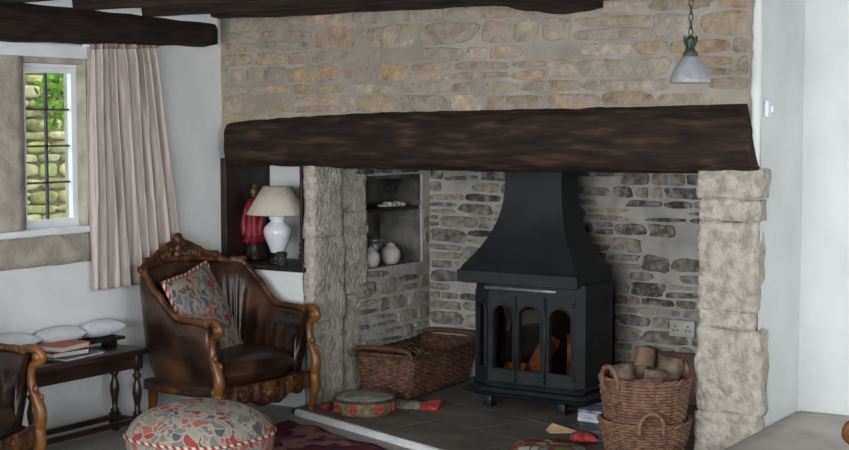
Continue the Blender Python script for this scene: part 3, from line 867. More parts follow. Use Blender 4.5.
ch1 = make_armchair('brown leather armchair with carved wooden frame in front of the alcove')
CH1 = (-4.955, 5.625, 0.0)
ch1.location = CH1; ch1.rotation_euler = (0, 0, math.radians(-2))
ch2 = copy_tree(ch1); ch2['label'] = 'brown leather armchair cut by the left edge, beside the small table'
ch2.location = (-4.97, 3.79, 0); ch2.rotation_euler = (0, 0, math.radians(18))
ch3 = copy_tree(ch1); ch3['label'] = 'armchair of which only a golden wooden arm end shows at bottom right'
ch3.location = (-1.03, 4.27, 0); ch3.rotation_euler = (0, 0, PI)
for c in (ch1, ch2, ch3): c['group'] = 'carved leather armchairs'

def pillow_thing(name, label, a, b, t_, m, rope, Mx, group=None):
    t = thing(name, label, 'cushion', group=group); t.matrix_world = Mx
    bm = bmesh.new(); pillow_bm(bm, a, b, t_)
    obj('cover', bm, m, t)
    if rope:
        bm = bmesh.new(); pts = pillow_edge(a, b); uv = bm.loops.layers.uv.new('UVMap')
        tube(bm, pts, .009, 8, closed=True)
        obj('piping', bm, rope, t)
    return t
# chain of little strands as piping: a striped rope material in object space
M['rope'] = striped('red and white rope', rgb(150, 58, 56), rgb(205, 190, 178), 14.0, 'DIAGONAL', coord='Object')
def chair_frame(c): return Matrix.Translation(c.location) @ Matrix.Rotation(c.rotation_euler.z, 4, 'Z')
Mx = chair_frame(ch1) @ Matrix.Translation((-.03, -.065, .545)) @ Euler((math.radians(0), math.radians(68), math.radians(14))).to_matrix().to_4x4() @ Matrix.Rotation(math.radians(8), 4, 'Z')
pillow_thing('scatter_cushion', 'leafy red and grey cushion leaning inside the armchair', .25, .24, .075, M['floral'], M['rope'], Mx)
Mx = chair_frame(ch2) @ Matrix.Translation((-.02, .07, .52)) @ Euler((0, math.radians(64), math.radians(-10))).to_matrix().to_4x4()
pillow_thing('scatter_cushion', 'crimson cushion in the armchair at the left edge', .17, .17, .06, M['crimson'], None, Mx)

# ------------------------------------------------------------------ footstool
fs = thing('footstool', 'round leafy red and grey footstool in front of the armchair', 'footstool', (-4.245, 4.70, .013))
FR_, FZ = .30, .175
def foot_top(u, v):
    a = 2 * PI * u; r = v
    ex = 2.6; q = (abs(math.cos(a)) ** ex + abs(math.sin(a)) ** ex) ** (-1 / ex)
    z = FZ + .135 * (1 - r ** 2.6) ** .6 if r < 1 else FZ
    z += .006 * noise.noise(V((math.cos(a) * r * 4, math.sin(a) * r * 4, 1)))
    return V((FR_ * q * r * math.cos(a), FR_ * q * r * math.sin(a), z))
bm = bmesh.new(); grid_surface(bm, foot_top, 48, 16, True); bmesh.ops.remove_doubles(bm, verts=bm.verts, dist=1e-5); obj('top_cushion', bm, M['floral'], fs)
def q26(a): return (abs(math.cos(a)) ** 2.6 + abs(math.sin(a)) ** 2.6) ** (-1 / 2.6)
bm = bmesh.new(); lathe(bm, [(.24, .05), (.27, .06), (.295, .11), (.30, .175)], 48, mod=lambda a, z: q26(a)); obj('side_panel', bm, M['floral'], fs)
bm = bmesh.new(); tube(bm, [V((FR_ * q26(a) * math.cos(a), FR_ * q26(a) * math.sin(a), FZ)) for a in [2 * PI * i / 64 for i in range(64)]], .007, 8, closed=True); obj('piping', bm, M['rope'], fs)
for k in range(4):
    a = PI / 4 + k * PI / 2; bm = bmesh.new(); lathe(bm, [(.018, 0), (.026, .012), (.026, .035), (.018, .055)], 14, .2 * math.cos(a), .2 * math.sin(a)); obj('leg', bm, M['table'], fs)

# ------------------------------------------------------------------ small table and books
TB = thing('side_table', 'small dark wooden table with turned legs beside the armchair', 'table', (-5.135, 4.86, 0))
bm = bmesh.new(); box(bm, -.145, .105, -.43, .345, .398, .428, .008, 3); obj('tabletop', bm, M['table'], TB)
bm = bmesh.new()
box(bm, -.10, -.085, -.37, .31, .33, .398); box(bm, .055, .07, -.37, .31, .33, .398)
box(bm, -.10, .07, -.38, -.365, .33, .398); box(bm, -.10, .07, .295, .31, .33, .398)
obj('frame_rail', bm, M['table'], TB, False)
bm = bmesh.new()
for xx in (-.095, .06): box(bm, xx - .012, xx + .012, -.37, .30, .055, .082, .003)
for yy in (-.37, .297): box(bm, -.09, .055, yy - .012, yy + .012, .055, .082, .003)
obj('stretcher', bm, M['table'], TB, False)
for xx in (-.095, .06):
    for yy in (-.372, .299):
        bm = bmesh.new(); box(bm, xx - .022, xx + .022, yy - .022, yy + .022, .325, .398, .003); box(bm, xx - .022, xx + .022, yy - .022, yy + .022, .035, .09, .003)
        lathe(bm, [(.012, .085), (.022, .095), (.022, .105), (.014, .115), (.015, .15), (.024, .20), (.024, .225), (.015, .26), (.013, .275), (.022, .285), (.022, .296), (.012, .305), (.018, .328)], 16, xx, yy)
        lathe(bm, [(.018, 0), (.023, .01), (.023, .028), (.014, .037)], 16, xx, yy)
        obj('leg', bm, M['table'], TB)
papr = mat('book pages', rgb(196, 190, 182), rgb(214, 208, 200), .9, 60, (1, 1, 40))
def book(loc, rz, sx, sy, h, cover, label):
    t = thing('book', label, 'book', loc, rz, 'books stacked on the small table')
    bm = bmesh.new(); box(bm, -sx + .006, sx - .006, -sy + .006, sy - .004, .003, h - .003); obj('pages', bm, papr, t, False)
    bm = bmesh.new(); box(bm, -sx, sx, -sy, sy, 0, .004, .001); box(bm, -sx, sx, -sy, sy, h - .004, h, .001); box(bm, -sx, -sx + .005, -sy, sy, .002, h - .002)
    obj('cover', bm, cover, t, False)
blk = mat('black book cover', rgb(24, 24, 28), rgb(36, 36, 42), .4, 10)
blu = mat('slate blue magazine cover', rgb(76, 86, 112), rgb(140, 146, 162), .5, 22)
red = mat('faded red book cover', rgb(172, 84, 80), rgb(188, 112, 104), .7, 20)
book((-5.155, 4.80, .428), math.radians(-84), .135, .095, .014, blu, 'slate blue book at the bottom of the stack on the table')
book((-5.165, 4.755, .442), math.radians(-96), .105, .078, .026, blk, 'black book in the middle of the stack on the table')
book((-5.165, 4.76, .468), math.radians(-80), .105, .08, .028, red, 'faded red book on top of the stack on the table')

# ------------------------------------------------------------------ rug
P1, P2 = V((-4.60, 5.76, 0)), V((-3.70, 5.46, 0))
rd = (P2 - P1).normalized(); rn_ = V((rd.y, -rd.x, 0))
bm = bmesh.new()
def rug(u, v, z0=0.):
    p = P1 + rd * (u * 2.3) + V((0, -1, 0)) * (v * 1.3)
    z = .004 + .016 * max(0, 1 - v * 9) * max(0, noise.noise(V((u * 14, v * 3, 4))) + .35)
    p = p + rn_ * (.022 * noise.noise(V((u * 11, 3, 1)))) * max(0, 1 - v * 4)
    return V((p.x, p.y, z + z0))
Ga = grid_surface(bm, lambda u, v: rug(u, v, .008), 90, 50); Gb = grid_surface(bm, lambda u, v: rug(u, v, 0), 90, 50)
for i in range(90):
    for j in (0, 50): bm.faces.new((Ga[i][j], Ga[i + 1][j], Gb[i + 1][j], Gb[i][j]))
for j in range(50):
    for i in (0, 90): bm.faces.new((Ga[i][j], Ga[i][j + 1], Gb[i][j + 1], Gb[i][j]))
tag(obj('rug', bm, M['rug']), 'burgundy patterned rug lying along the hearth edge', 'rug')

# ------------------------------------------------------------------ stove
st = thing('stove', 'black cast iron stove with tall flared hood in the inglenook', 'stove', (-3.70, 6.78, LZ))
SO = V((-3.70, 6.78, LZ))
def lp(x, y, z): return V((x, y, z)) - SO
body_plan = [(-4.03, 6.98), (-4.03, 6.67), (-3.91, 6.60), (-3.395, 6.60), (-3.355, 6.635), (-3.355, 6.98)]
def offset_plan(pl, d):
    c = V((-3.685, 6.85)); return [(x + d * (1 if x > c.x else -1), y + (d if y > 6.9 else -d * 1.1)) for x, y in pl]
def prism(bm, layers, mi=0, cap=True):
    R_ = [[bm.verts.new(lp(x, y, z)) for x, y in pl] for pl, z in layers]
    n = len(R_[0])
    for A_, B_ in zip(R_, R_[1:]):
        for j in range(n): bm.faces.new((A_[j], A_[(j + 1) % n], B_[(j + 1) % n], B_[j]))
    if cap: bm.faces.new(R_[0][::-1]); bm.faces.new(R_[-1])
# body without the front facets (those are door frames with openings)
bm = bmesh.new()
def wall_between(p, q, z0, z1, thick=.02):
    a, b = V((*p, 0)), V((*q, 0)); d = (b - a).normalized(); n = V((-d.y, d.x, 0))
    vs = box(bm, 0, (b - a).length, 0, thick, z0, z1)
    Mt = Matrix.Translation(a - SO) @ Matrix(((d.x, n.x, 0, 0), (d.y, n.y, 0, 0), (0, 0, 1, 0), (0, 0, 0, 1)))
    for v in vs: v.co = Mt @ v.co
prism(bm, [(body_plan, .10), (body_plan, .16)]); prism(bm, [(body_plan, .64), (body_plan, .70)])
wall_between((-4.03, 6.98), (-4.03, 6.67), .16, .64); wall_between((-3.355, 6.635), (-3.355, 6.98), .16, .64)
wall_between((-3.355, 6.98), (-4.03, 6.98), .16, .64)
wall_between((-3.395, 6.60), (-3.355, 6.635), .16, .64)
sharp(obj('firebox', bm, M['iron_dull'], st), 30)
# faceted front: an arched opening in each door leaf
def door_leaf(p, q, z0, z1, arches, name, panes=True):
    """p,q plan ends; arches as (u0,u1,zlo,zhi) in metres along the leaf"""
    a, b = V((*p, 0)), V((*q, 0)); Lw = (b - a).length; d = (b - a).normalized(); n = V((d.y, -d.x, 0))  # outwards
    Mt = lambda u, z, o_: a + d * u + n * o_ + V((0, 0, z)) - SO
    bm = bmesh.new()
    def slab(pts, o0=-.02, o1=.006):
        F = [bm.verts.new(Mt(u, z, o1)) for u, z in pts]; K = [bm.verts.new(Mt(u, z, o0)) for u, z in pts]
        bm.faces.new(F); bm.faces.new(K[::-1])
        for i in range(len(pts)): bm.faces.new((K[i], K[(i + 1) % len(pts)], F[(i + 1) % len(pts)], F[i]))
    edges = [0] + [v for ar in arches for v in ar[:2]] + [Lw]
    zl, zh = arches[0][2], arches[0][3]
    slab([(0, z0), (Lw, z0), (Lw, zl), (0, zl)])
    for i in range(0, len(edges), 2): slab([(edges[i], zl), (edges[i + 1], zl), (edges[i + 1], z1), (edges[i], z1)])
    for (u0, u1, zl, zh) in arches:
        r = (u1 - u0) / 2; zc = zh - r; c = (u0 + u1) / 2
        arc = [(c + r * math.cos(PI - PI * k / 12), zc + r * math.sin(PI - PI * k / 12)) for k in range(13)]
        for k in range(12): slab([arc[k], arc[k + 1], (arc[k + 1][0], z1), (arc[k][0], z1)])
        # raised moulding round the arch
        tube(bm, [Mt(u, z, .008) for u, z in [(u0 - .006, zl)] + [(c + (r + .006) * math.cos(PI - PI * k / 12), zc + (r + .006) * math.sin(PI - PI * k / 12)) for k in range(13)] + [(u1 + .006, zl), (u0 - .006, zl)]], .006, 6)
    dr = sharp(obj(name, bm, M['iron'], st), 35)
    for (u0, u1, zl, zh) in arches:
        bm = bmesh.new(); r = (u1 - u0) / 2; zc = zh - r; c = (u0 + u1) / 2
        pts = [(u0, zl), (u1, zl)] + [(c + r * math.cos(PI * k / 12), zc + r * math.sin(PI * k / 12)) for k in range(13)]
        F = [bm.verts.new(Mt(u, z, -.008)) for u, z in pts]; K = [bm.verts.new(Mt(u, z, -.011)) for u, z in pts]
        bm.faces.new(F); bm.faces.new(K[::-1])
        for i in range(len(pts)): bm.faces.new((K[i], K[(i + 1) % len(pts)], F[(i + 1) % len(pts)], F[i]))
        obj('pane', bm, M['stoveglass'], dr, False)
    return dr
zl, zh = .235, .575
door_leaf((-4.03, 6.67), (-3.91, 6.60), .16, .64, [(.03, .105, zl, zh)], 'side_window')
d1 = door_leaf((-3.91, 6.60), (-3.742, 6.60), .16, .64, [(.032, .15, zl, zh)], 'door')
d2 = door_leaf((-3.742, 6.60), (-3.568, 6.60), .16, .64, [(.018, .146, zl, zh)], 'door')
d3 = door_leaf((-3.568, 6.60), (-3.395, 6.60), .16, .64, [(.026, .152, zl, zh)], 'door')
bm = bmesh.new()
for (x, z) in ((-3.735, .2), (-3.57, .2), (-3.402, .22), (-3.402, .60)): ball(bm, lp(x, 6.59, z), .012, 1, 1, 1, 8, 6)
tube(bm, [lp(-3.565, 6.588, .17), lp(-3.565, 6.588, .63)], .006, 6); tube(bm, [lp(-3.74, 6.588, .17), lp(-3.74, 6.588, .63)], .004, 6)
obj('hinge', bm, M['iron'], st)
bm = bmesh.new(); prism(bm, [(offset_plan(body_plan, .012), .148), (offset_plan(body_plan, .016), .158), (offset_plan(body_plan, .010), .166)])
sharp(obj('lower_moulding', bm, M['iron'], st), 30)
bm = bmesh.new(); prism(bm, [(offset_plan(body_plan, .02), .085), (offset_plan(body_plan, .05), .098), (offset_plan(body_plan, .055), .110), (offset_plan(body_plan, .03), .112), (offset_plan(body_plan, .02), .13), (offset_plan(body_plan, .0), .14)])
sharp(obj('ash_lip', bm, M['iron'], st), 30)
bm = bmesh.new(); box(bm, -3.93 - SO.x, -3.50 - SO.x, 6.585 - SO.y, 6.60 - SO.y, .655 - LZ, .672 - LZ, .004); obj('glare_strip', bm, M['steel'], st)  # pale metal strip standing in for the glare along the door tops
for (x, y) in ((-3.895, 6.585), (-3.455, 6.585), (-3.895, 6.93), (-3.40, 6.93)):
    bm = bmesh.new()
    for z0, z1, w in ((LZ, LZ + .012, .03), (LZ + .012, .09, .022)): box(bm, x - w - SO.x, x + w - SO.x, y - w - SO.y, y + w - SO.y, z0 - LZ, z1 - LZ, .004)
    obj('leg', bm, M['iron'], st)
# hood: rim band and a concave canopy rising to the flue
bm = bmesh.new()
def rect(x0, x1, y0, y1): return [(x0, y1), (x0, y0), (x1, y0), (x1, y1)]
rim = rect(-4.095, -3.375, 6.575, 6.98); colr = rect(-3.925, -3.58, 6.79, 6.98)
def mixr(t): return [(a[0] + (b[0] - a[0]) * t, a[1] + (b[1] - a[1]) * t) for a, b in zip(rim, colr)]
layers = [(rect(-4.075, -3.385, 6.59, 6.98), .683), (rim, .688), (rim, .748), (rect(-4.08, -3.385, 6.585, 6.98), .756)]
for k in range(1, 25):
    z = .756 + (1.22 - .756) * k / 24; t = 1 - (1 - k / 24) ** 2.3
    layers.append((mixr(.03 + .97 * t), z))
layers.append((colr, 1.75))
prism(bm, layers)
sharp(obj('hood', bm, M['iron_dull'], st), 40)
# a couple of half burnt logs behind the glass
def log_bm(p0, p1, r, seed=0, split=False, n=14, k=10):
    bm = bmesh.new(); p0, p1 = V(p0), V(p1); pts = [p0 + (p1 - p0) * i / k for i in range(k + 1)]
    t = (p1 - p0).normalized(); a = t.orthogonal().normalized(); b = t.cross(a); rings = []
    for i, p in enumerate(pts):
        ring = []
        for j in range(n):
            th = 2 * PI * j / n; rr = r * (1 + .14 * noise.noise(V((math.cos(th) * 1.5, math.sin(th) * 1.5, i * .35 + seed * 9))))
            if split and math.sin(th) > .1: rr = min(rr, r * .28 / max(.28, math.sin(th)))
            ring.append(bm.verts.new(p + (a * math.cos(th) + b * math.sin(th)) * rr))
        rings.append(ring)
    for A_, B_ in zip(rings, rings[1:]):
        for j in range(n): bm.faces.new((A_[j], A_[(j + 1) % n], B_[(j + 1) % n], B_[j]))
    for ring, rev in ((rings[0], 1), (rings[-1], 0)):
        f = bm.faces.new(ring[::-1] if rev else ring); f.material_index = 1
    return bm
burn = mat('glowing orange firewood', rgb(70, 44, 28), rgb(196, 146, 92), .9, 9, bump=.5, lo=.4, hi=.7)
bn = burn.node_tree; bp = bn.nodes['Principled BSDF']
bn.links.new(bp.inputs['Base Color'].links[0].from_socket, bp.inputs['Emission Color']); bp.inputs['Emission Strength'].default_value = .28
for i, (p0, p1, r, lb) in enumerate((((-3.70, 6.70, .20), (-3.62, 6.78, .40), .05, 'orange brown log low behind the stove glass'), ((-3.47, 6.74, .19), (-3.50, 6.80, .42), .04, 'pale upright log behind the right stove door'), ((-3.92, 6.82, .2), (-3.74, 6.80, .205), .034, 'dark log behind the left stove door'))):
    tag(obj('log', log_bm(p0, p1, r, i), [burn, burn]), lb, 'log', 'logs inside the stove')

# ------------------------------------------------------------------ wicker
def weave(bm, path, z0, z1, rows, nth, th=.006, stakes=24, amp=.005):
    """path(a,t) -> Vector at angle parameter a (0..1) and height fraction t; horizontal weavers over and under upright stakes"""
    for r_ in range(rows):
        t = (r_ + .5) / rows
        pts = []
        for i in range(nth):
            a = i / nth
            p = path(a, t); c = path(a, t) - V((0, 0, 0))
            q = path((a + .003) % 1, t); d = (q - p); n = V((d.y, -d.x, 0)); n = n.normalized() if n.length > 1e-9 else V((1, 0, 0))
            w = amp * math.sin(a * stakes * PI + (PI if r_ % 2 else 0))
            pts.append(p + n * w)
        tube(bm, pts, (z1 - z0) / rows * .56, 5, closed=True)
    for s in range(stakes):
        a = (s + .5) / stakes
        tube(bm, [path(a, t) for t in (0, .25, .5, .75, 1.0)], th, 5)
def round_path(r0, r1, z0, z1, cx=0, cy=0, bulge=0.):
    def f(a, t):
        r = r0 + (r1 - r0) * t + bulge * math.sin(t * PI); return V((cx + r * math.cos(2 * PI * a), cy + r * math.sin(2 * PI * a), z0 + (z1 - z0) * t))
    return f
def rrect_path(ax0, ay0, ax1, ay1, z0, z1, rise=0.):
    def f(a, t):
        ax, ay = ax0 + (ax1 - ax0) * t, ay0 + (ay1 - ay0) * t
        # even spacing round a rectangle with rounded corners
        per = 4 * (ax + ay); s = (a % 1) * per
        if s < 2 * ay: p = (ax, -ay + s)
        elif s < 2 * ay + 2 * ax: p = (ax - (s - 2 * ay), ay)
        elif s < 4 * ay + 2 * ax: p = (-ax, ay - (s - 2 * ay - 2 * ax))
        else: p = (-ax + (s - 4 * ay - 2 * ax), -ay)
        x, y = p; rr = .035
        ix, iy = max(-ax + rr, min(ax - rr, x)), max(-ay + rr, min(ay - rr, y)); e = V((x - ix, y - iy, 0))
        if e.length > 1e-9: e = e.normalized() * rr
        up = rise * (abs(iy + e.y) / ay) ** 6 * t
        return V((ix + e.x, iy + e.y, z0 + (z1 - z0) * t + up))
    return f
def braided_rim(bm, path, t, r, n=90, k=3):
    for s in range(k):
        pts = []
        for i in range(n):
            a = i / n; p = path(a, t); ph = a * 60 + s * 2 * PI / k
            q = path((a + .004) % 1, t); d = (q - p).normalized(); nn = V((d.y, -d.x, 0))
            pts.append(p + nn * (r * .7 * math.cos(ph)) + V((0, 0, r * .7 * math.sin(ph))))
        tube(bm, pts, r * .62, 6, closed=True)

# long rectangular basket against the left cheek
bk = thing('basket', 'long rectangular wicker basket left of the stove', 'basket', (-4.505, 6.81, LZ), math.radians(4))
pth = rrect_path(.145, .35, .19, .385, .012, .225, .012)
bm = bmesh.new(); weave(bm, pth, .012, .225, 17, 240, .006, 52, .005); obj('woven_side', bm, M['wicker'], bk)
bm = bmesh.new(); box(bm, -.15, .15, -.35, .35, .004, .018, .004); obj('base', bm, M['wicker_dark'], bk)
bm = bmesh.new(); braided_rim(bm, pth, 1.0, .012, 200); obj('rim', bm, M['wicker_dark'], bk)
for s in (-1, 1):
    bm = bmesh.new()
    hp = [(x, s * .388, z) for x, z, _ in smooth_path([(-.185, .225, 0), (-.17, .262, 0), (-.12, .276, 0), (0, .279, 0), (.12, .276, 0), (.17, .262, 0), (.185, .225, 0)], 5)]
    tube(bm, hp, .014, 8)
    for q in range(26):
        x, y, z = hp[min(len(hp) - 1, 2 + q)]; 
    obj('handle', bm, M['wicker_dark'], bk)
grn = mat('dry grey green sprig', rgb(86, 92, 70), rgb(150, 150, 122), .9, 20)
stick = mat('kindling wood', rgb(96, 74, 58), rgb(150, 120, 94), .9, 30, bump=.3)
rn = random.Random(2)
fm = Matrix.Translation(bk.location) @ Matrix.Rotation(math.radians(4), 4, 'Z')
klab = ['kindling stick along the left side of the long basket', 'short kindling stick at the front of the long basket', 'kindling stick slanting across the middle of the long basket', 'kindling stick lying beside the sprig in the long basket', 'kindling stick at the far end of the long basket', 'thick kindling stick in the front half of the long basket', 'thin kindling stick on top of the pile in the long basket']
for k, (x0, y0, x1, y1, z, r) in enumerate(((-.11, -.26, -.10, .25, .05, .02), (-.08, -.28, .10, -.24, .05, .018), (-.06, -.10, .11, .06, .05, .02), (.06, -.2, .10, .28, .10, .02), (-.08, .28, .09, .24, .05, .018), (-.09, -.18, .04, -.05, .10, .024), (-.06, .02, .05, .22, .10, .014))):
    tag(obj('kindling', log_bm(fm @ V((x0, y0, z)), fm @ V((x1, y1, z + .01)), r, k, False, 8, 5), [stick, M['logend']]), klab[k], 'kindling', 'kindling in the long basket')
bm = bmesh.new(); 
for k in range(14):
    a = rn.uniform(0, 6.28); l = rn.uniform(.06, .13); p = V((.02 + rn.uniform(-.03, .03), .02 + rn.uniform(-.05, .05), .13))
    tube(bm, [p, p + V((math.cos(a) * l * .5, math.sin(a) * l * .5, .06)), p + V((math.cos(a) * l, math.sin(a) * l, .085))], [.004, .006, .003], 5)
tag(obj('dried_sprig', bm, grn, loc=bk.location), 'pale grey green dried sprig lying in the long basket', 'dried plant')

# nested round log baskets by the right pier
RBX, RBY = -2.705, 5.945
def round_basket(label, x, y, z, r0, r1, h, rows, m, hand, dz, hang):
    t = thing('log_basket', label, 'basket', (x, y, z), 0, 'round baskets by the right stone pier')
    p = round_path(r0, r1, .006, h, bulge=.006)
    bm = bmesh.new(); weave(bm, p, .006, h, rows, 160, .005, 40, .005); obj('woven_side', bm, m, t)
    bm = bmesh.new(); lathe(bm, [(0, 0.0), (r0 - .004, 0.0), (r0 - .004, .012), (0, .012)], 30); obj('base', bm, M['wicker_dark'], t)
    bm = bmesh.new(); braided_rim(bm, p, 1.0, .011, 120); obj('rim', bm, m, t)
    for a in hand:
        bm = bmesh.new(); c = V((math.cos(a), math.sin(a), 0)); d = V((-math.sin(a), math.cos(a), 0))
        hp = [c * (r1 + o_) + d * s_ + V((0, 0, h + z_)) for s_, z_, o_ in smooth_path([(-.052, -.03, 0), (-.05, .02, .006), (-.03, .055, .012), (0, .066, .014), (.03, .055, .012), (.05, .02, .006), (.052, -.03, 0)], 5)]
        tube(bm, hp, .011, 8); obj('handle', bm, m, t)
    return t
va = math.atan2(.548, .837)     # direction that lies across the picture
round_basket('lower of two nested wicker baskets by the right stone pier', RBX, RBY, LZ, .155, .20, .175, 13, M['wicker_red'], (va - PI / 2, va + PI / 2), 0, 0)
round_basket('upper wicker basket full of logs, nested in another by the pier', RBX, RBY, LZ + .022, .14, .198, .345, 24, M['wicker_red'], (va + PI + .55, va + .55), 0, 0)
lg = [((-.08, -.03, .20), (-.105, .02, .42), .055, 'split log showing its cut end at the left of the log basket'), ((.01, -.07, .20), (.045, -.03, .40), .05, 'log at the front middle of the log basket'),
      ((.085, .03, .20), (.125, .06, .445), .058, 'tallest log at the right of the log basket'), ((-.02, .09, .20), (-.02, .12, .40), .05, 'log at the back of the log basket'), ((-.10, -.12, .345), (.06, -.125, .365), .026, 'thin log lying along the front rim of the log basket'),
      ((.03, .03, .20), (.03, .04, .385), .03, 'thin log in the centre of the log basket')]
for k, (a, b, r, lb) in enumerate(lg):
    R_ = Matrix.Rotation(va, 3, 'Z'); o_ = V((RBX, RBY, LZ))
    tag(obj('log', log_bm(o_ + R_ @ V(a), o_ + R_ @ V(b), r, k + 5), [M['bark'], M['logend']]), lb, 'log', 'logs in the round basket')
tag(obj('log', log_bm((-3.25, 7.09, LZ), (-3.27, 7.19, .31), .06, 3, True), [M['logend'], M['logend']]), 'pale split log leaning behind the log basket beside the stove', 'log')
bm = bmesh.new(); box(bm, -.10, .10, -.018, .018, 0, .036, .003)
mah = mat('red brown plank', rgb(66, 34, 28), rgb(104, 60, 48), .5, 10, (1, 8, 8))
bm.free()
bm = bmesh.new(); box(bm, -.13, .13, -.012, .012, 0, .275, .004)
tag(obj('plank', bm, mah, loc=(-3.06, 7.19, LZ), rot=(math.radians(-8), 0, math.radians(6))), 'red brown board standing behind the log basket', 'board')
bm = bmesh.new(); box(bm, -.20, .20, -.012, .012, 0, .04, .004)
bm.free()

# ------------------------------------------------------------------ hearth clutter
gp = mat('newsprint', rgb(150, 152, 158), rgb(186, 188, 194), .8, 40)
bl = mat('blue printed cover', rgb(86, 98, 136), rgb(168, 176, 198), .45, 16)
dk = mat('dark printed cover', rgb(34, 38, 52), rgb(96, 92, 96), .45, 12)
wh = mat('white glossy cover', rgb(176, 180, 190), rgb(206, 208, 214), .4, 12)
def magazine(loc, rz, m, label, s=(.105, .14), h=.008, bend=.0):
    bm = bmesh.new()
    G1 = grid_surface(bm, lambda u, v: V(((u * 2 - 1) * s[0], (v * 2 - 1) * s[1], h + bend * (v * 2 - 1) ** 2)), 6, 10); G2 = grid_surface(bm, lambda u, v: V(((u * 2 - 1) * s[0], (v * 2 - 1) * s[1], bend * (v * 2 - 1) ** 2)), 6, 10)
    for i in range(6):
        for j in (0, 10): bm.faces.new((G1[i][j], G1[i + 1][j], G2[i + 1][j], G2[i][j]))
    for j in range(10):
        for i in (0, 6): bm.faces.new((G1[i][j], G1[i][j + 1], G2[i][j + 1], G2[i][j]))
    tag(obj('magazine', bm, m, loc=loc, rot=(0, 0, rz), smooth=False), label, 'magazine', 'magazines between the stove and the baskets')
magazine((-3.172, 6.55, LZ), .05, dk, 'dark magazine at the bottom of the pile by the stove', h=.022)
magazine((-3.165, 6.54, LZ + .0225), -.06, wh, 'white magazine on the dark one by the stove', h=.018)
magazine((-3.175, 6.55, LZ + .041), .02, gp, 'folded newspaper in the pile by the stove', h=.024)
magazine((-3.16, 6.54, LZ + .0655), -.09, bl, 'blue and white magazine on top of the pile by the stove', h=.016)
magazine((-3.06, 6.22, LZ), 1.0, bl, 'blue magazine lying in front of the magazine pile', (.07, .09), .01)
tag(obj('kindling', log_bm((-3.24, 6.78, LZ + .02), (-3.06, 6.75, LZ + .03), .02, 4, False, 8, 4), [M['logend'], M['logend']]), 'pale stick of wood behind the magazine pile', 'kindling')
# round tapestry stool/box on the left of the hearth
rose = mat('mossy tapestry', rgb(96, 88, 62), rgb(150, 136, 104), .95, 26, bump=.3, c3=rgb(124, 106, 76))
lidm = mat('grey green tapestry lid', rgb(100, 102, 92), rgb(140, 140, 126), .95, 22, bump=.3)
rosered = mat('rose red wool', rgb(140, 30, 40), rgb(190, 84, 84), .95, 60)
tb = thing('tapestry_box', 'low round tapestry box with red roses on the hearth', 'box', (-4.345, 6.07, LZ))
bm = bmesh.new(); lathe(bm, [(.0, 0), (.135, 0), (.15, .012), (.155, .05), (.15, .078), (.0, .078)], 40); obj('body', bm, rose, tb)
bm = bmesh.new(); lathe(bm, [(.0, .076), (.155, .076), (.16, .083), (.15, .095), (.09, .108), (0, .112)], 40); obj('lid', bm, lidm, tb)
bm = bmesh.new(); tube(bm, [V((.158 * math.cos(a), .158 * math.sin(a), .08)) for a in [2 * PI * i / 48 for i in range(48)]], .008, 6, closed=True); obj('braid', bm, M['wicker_dark'], tb)
for k in range(7):
    a = math.radians(-78 + k * 51.4) ; bm = bmesh.new()
    for q in range(6):
        b_ = q * PI / 3; r = .019
        ball(bm, (.154 * math.cos(a + r * 7 * math.cos(b_)), .154 * math.sin(a + r * 7 * math.cos(b_)), .042 + .017 * math.sin(b_)), .014, .6, .7, .9, 8, 6)
    ball(bm, (.157 * math.cos(a), .157 * math.sin(a), .042), .01, .7, .7, .7, 8, 6)
    obj('rose', bm, rosered, tb)
bm = bmesh.new(); lathe(bm, [(0, .0), (.03, .004), (.036, .02), (.028, .036), (0, .042)], 16)
tag(obj('pincushion', bm, M['crimson'], loc=(-4.56, 6.02, LZ)), 'small dark red ball of wool at the pier beside the tapestry box', 'wool ball')
# oven cloth with red end
cl = thing('cloth', 'folded grey cloth with a red end beside the tapestry box', 'cloth', (-4.20, 6.36, LZ), math.radians(20))
def fold(u, v, x0, x1, h):
    x = x0 + (x1 - x0) * u; y = (v * 2 - 1) * .075
    return V((x, y, h * (1 - (v * 2 - 1) ** 4) * (.75 + .5 * noise.noise(V((x * 16, y * 14, 2)))) + .002))
for nm, x0, x1, m in (('fold', -.13, .02, lidm), ('red_end', .02, .12, rosered)):
    bm = bmesh.new(); G1 = grid_surface(bm, lambda u, v: fold(u, v, x0, x1, .035), 14, 12); G2 = grid_surface(bm, lambda u, v: V((x0 + (x1 - x0) * u, (v * 2 - 1) * .075, 0)), 14, 12)
    for i in range(14):
        for j in (0, 12): bm.faces.new((G1[i][j], G1[i + 1][j], G2[i + 1][j], G2[i][j]))
    for j in range(12):
        for i in (0, 14): bm.faces.new((G1[i][j], G1[i][j + 1], G2[i][j + 1], G2[i][j]))
    obj(nm, bm, m, cl)
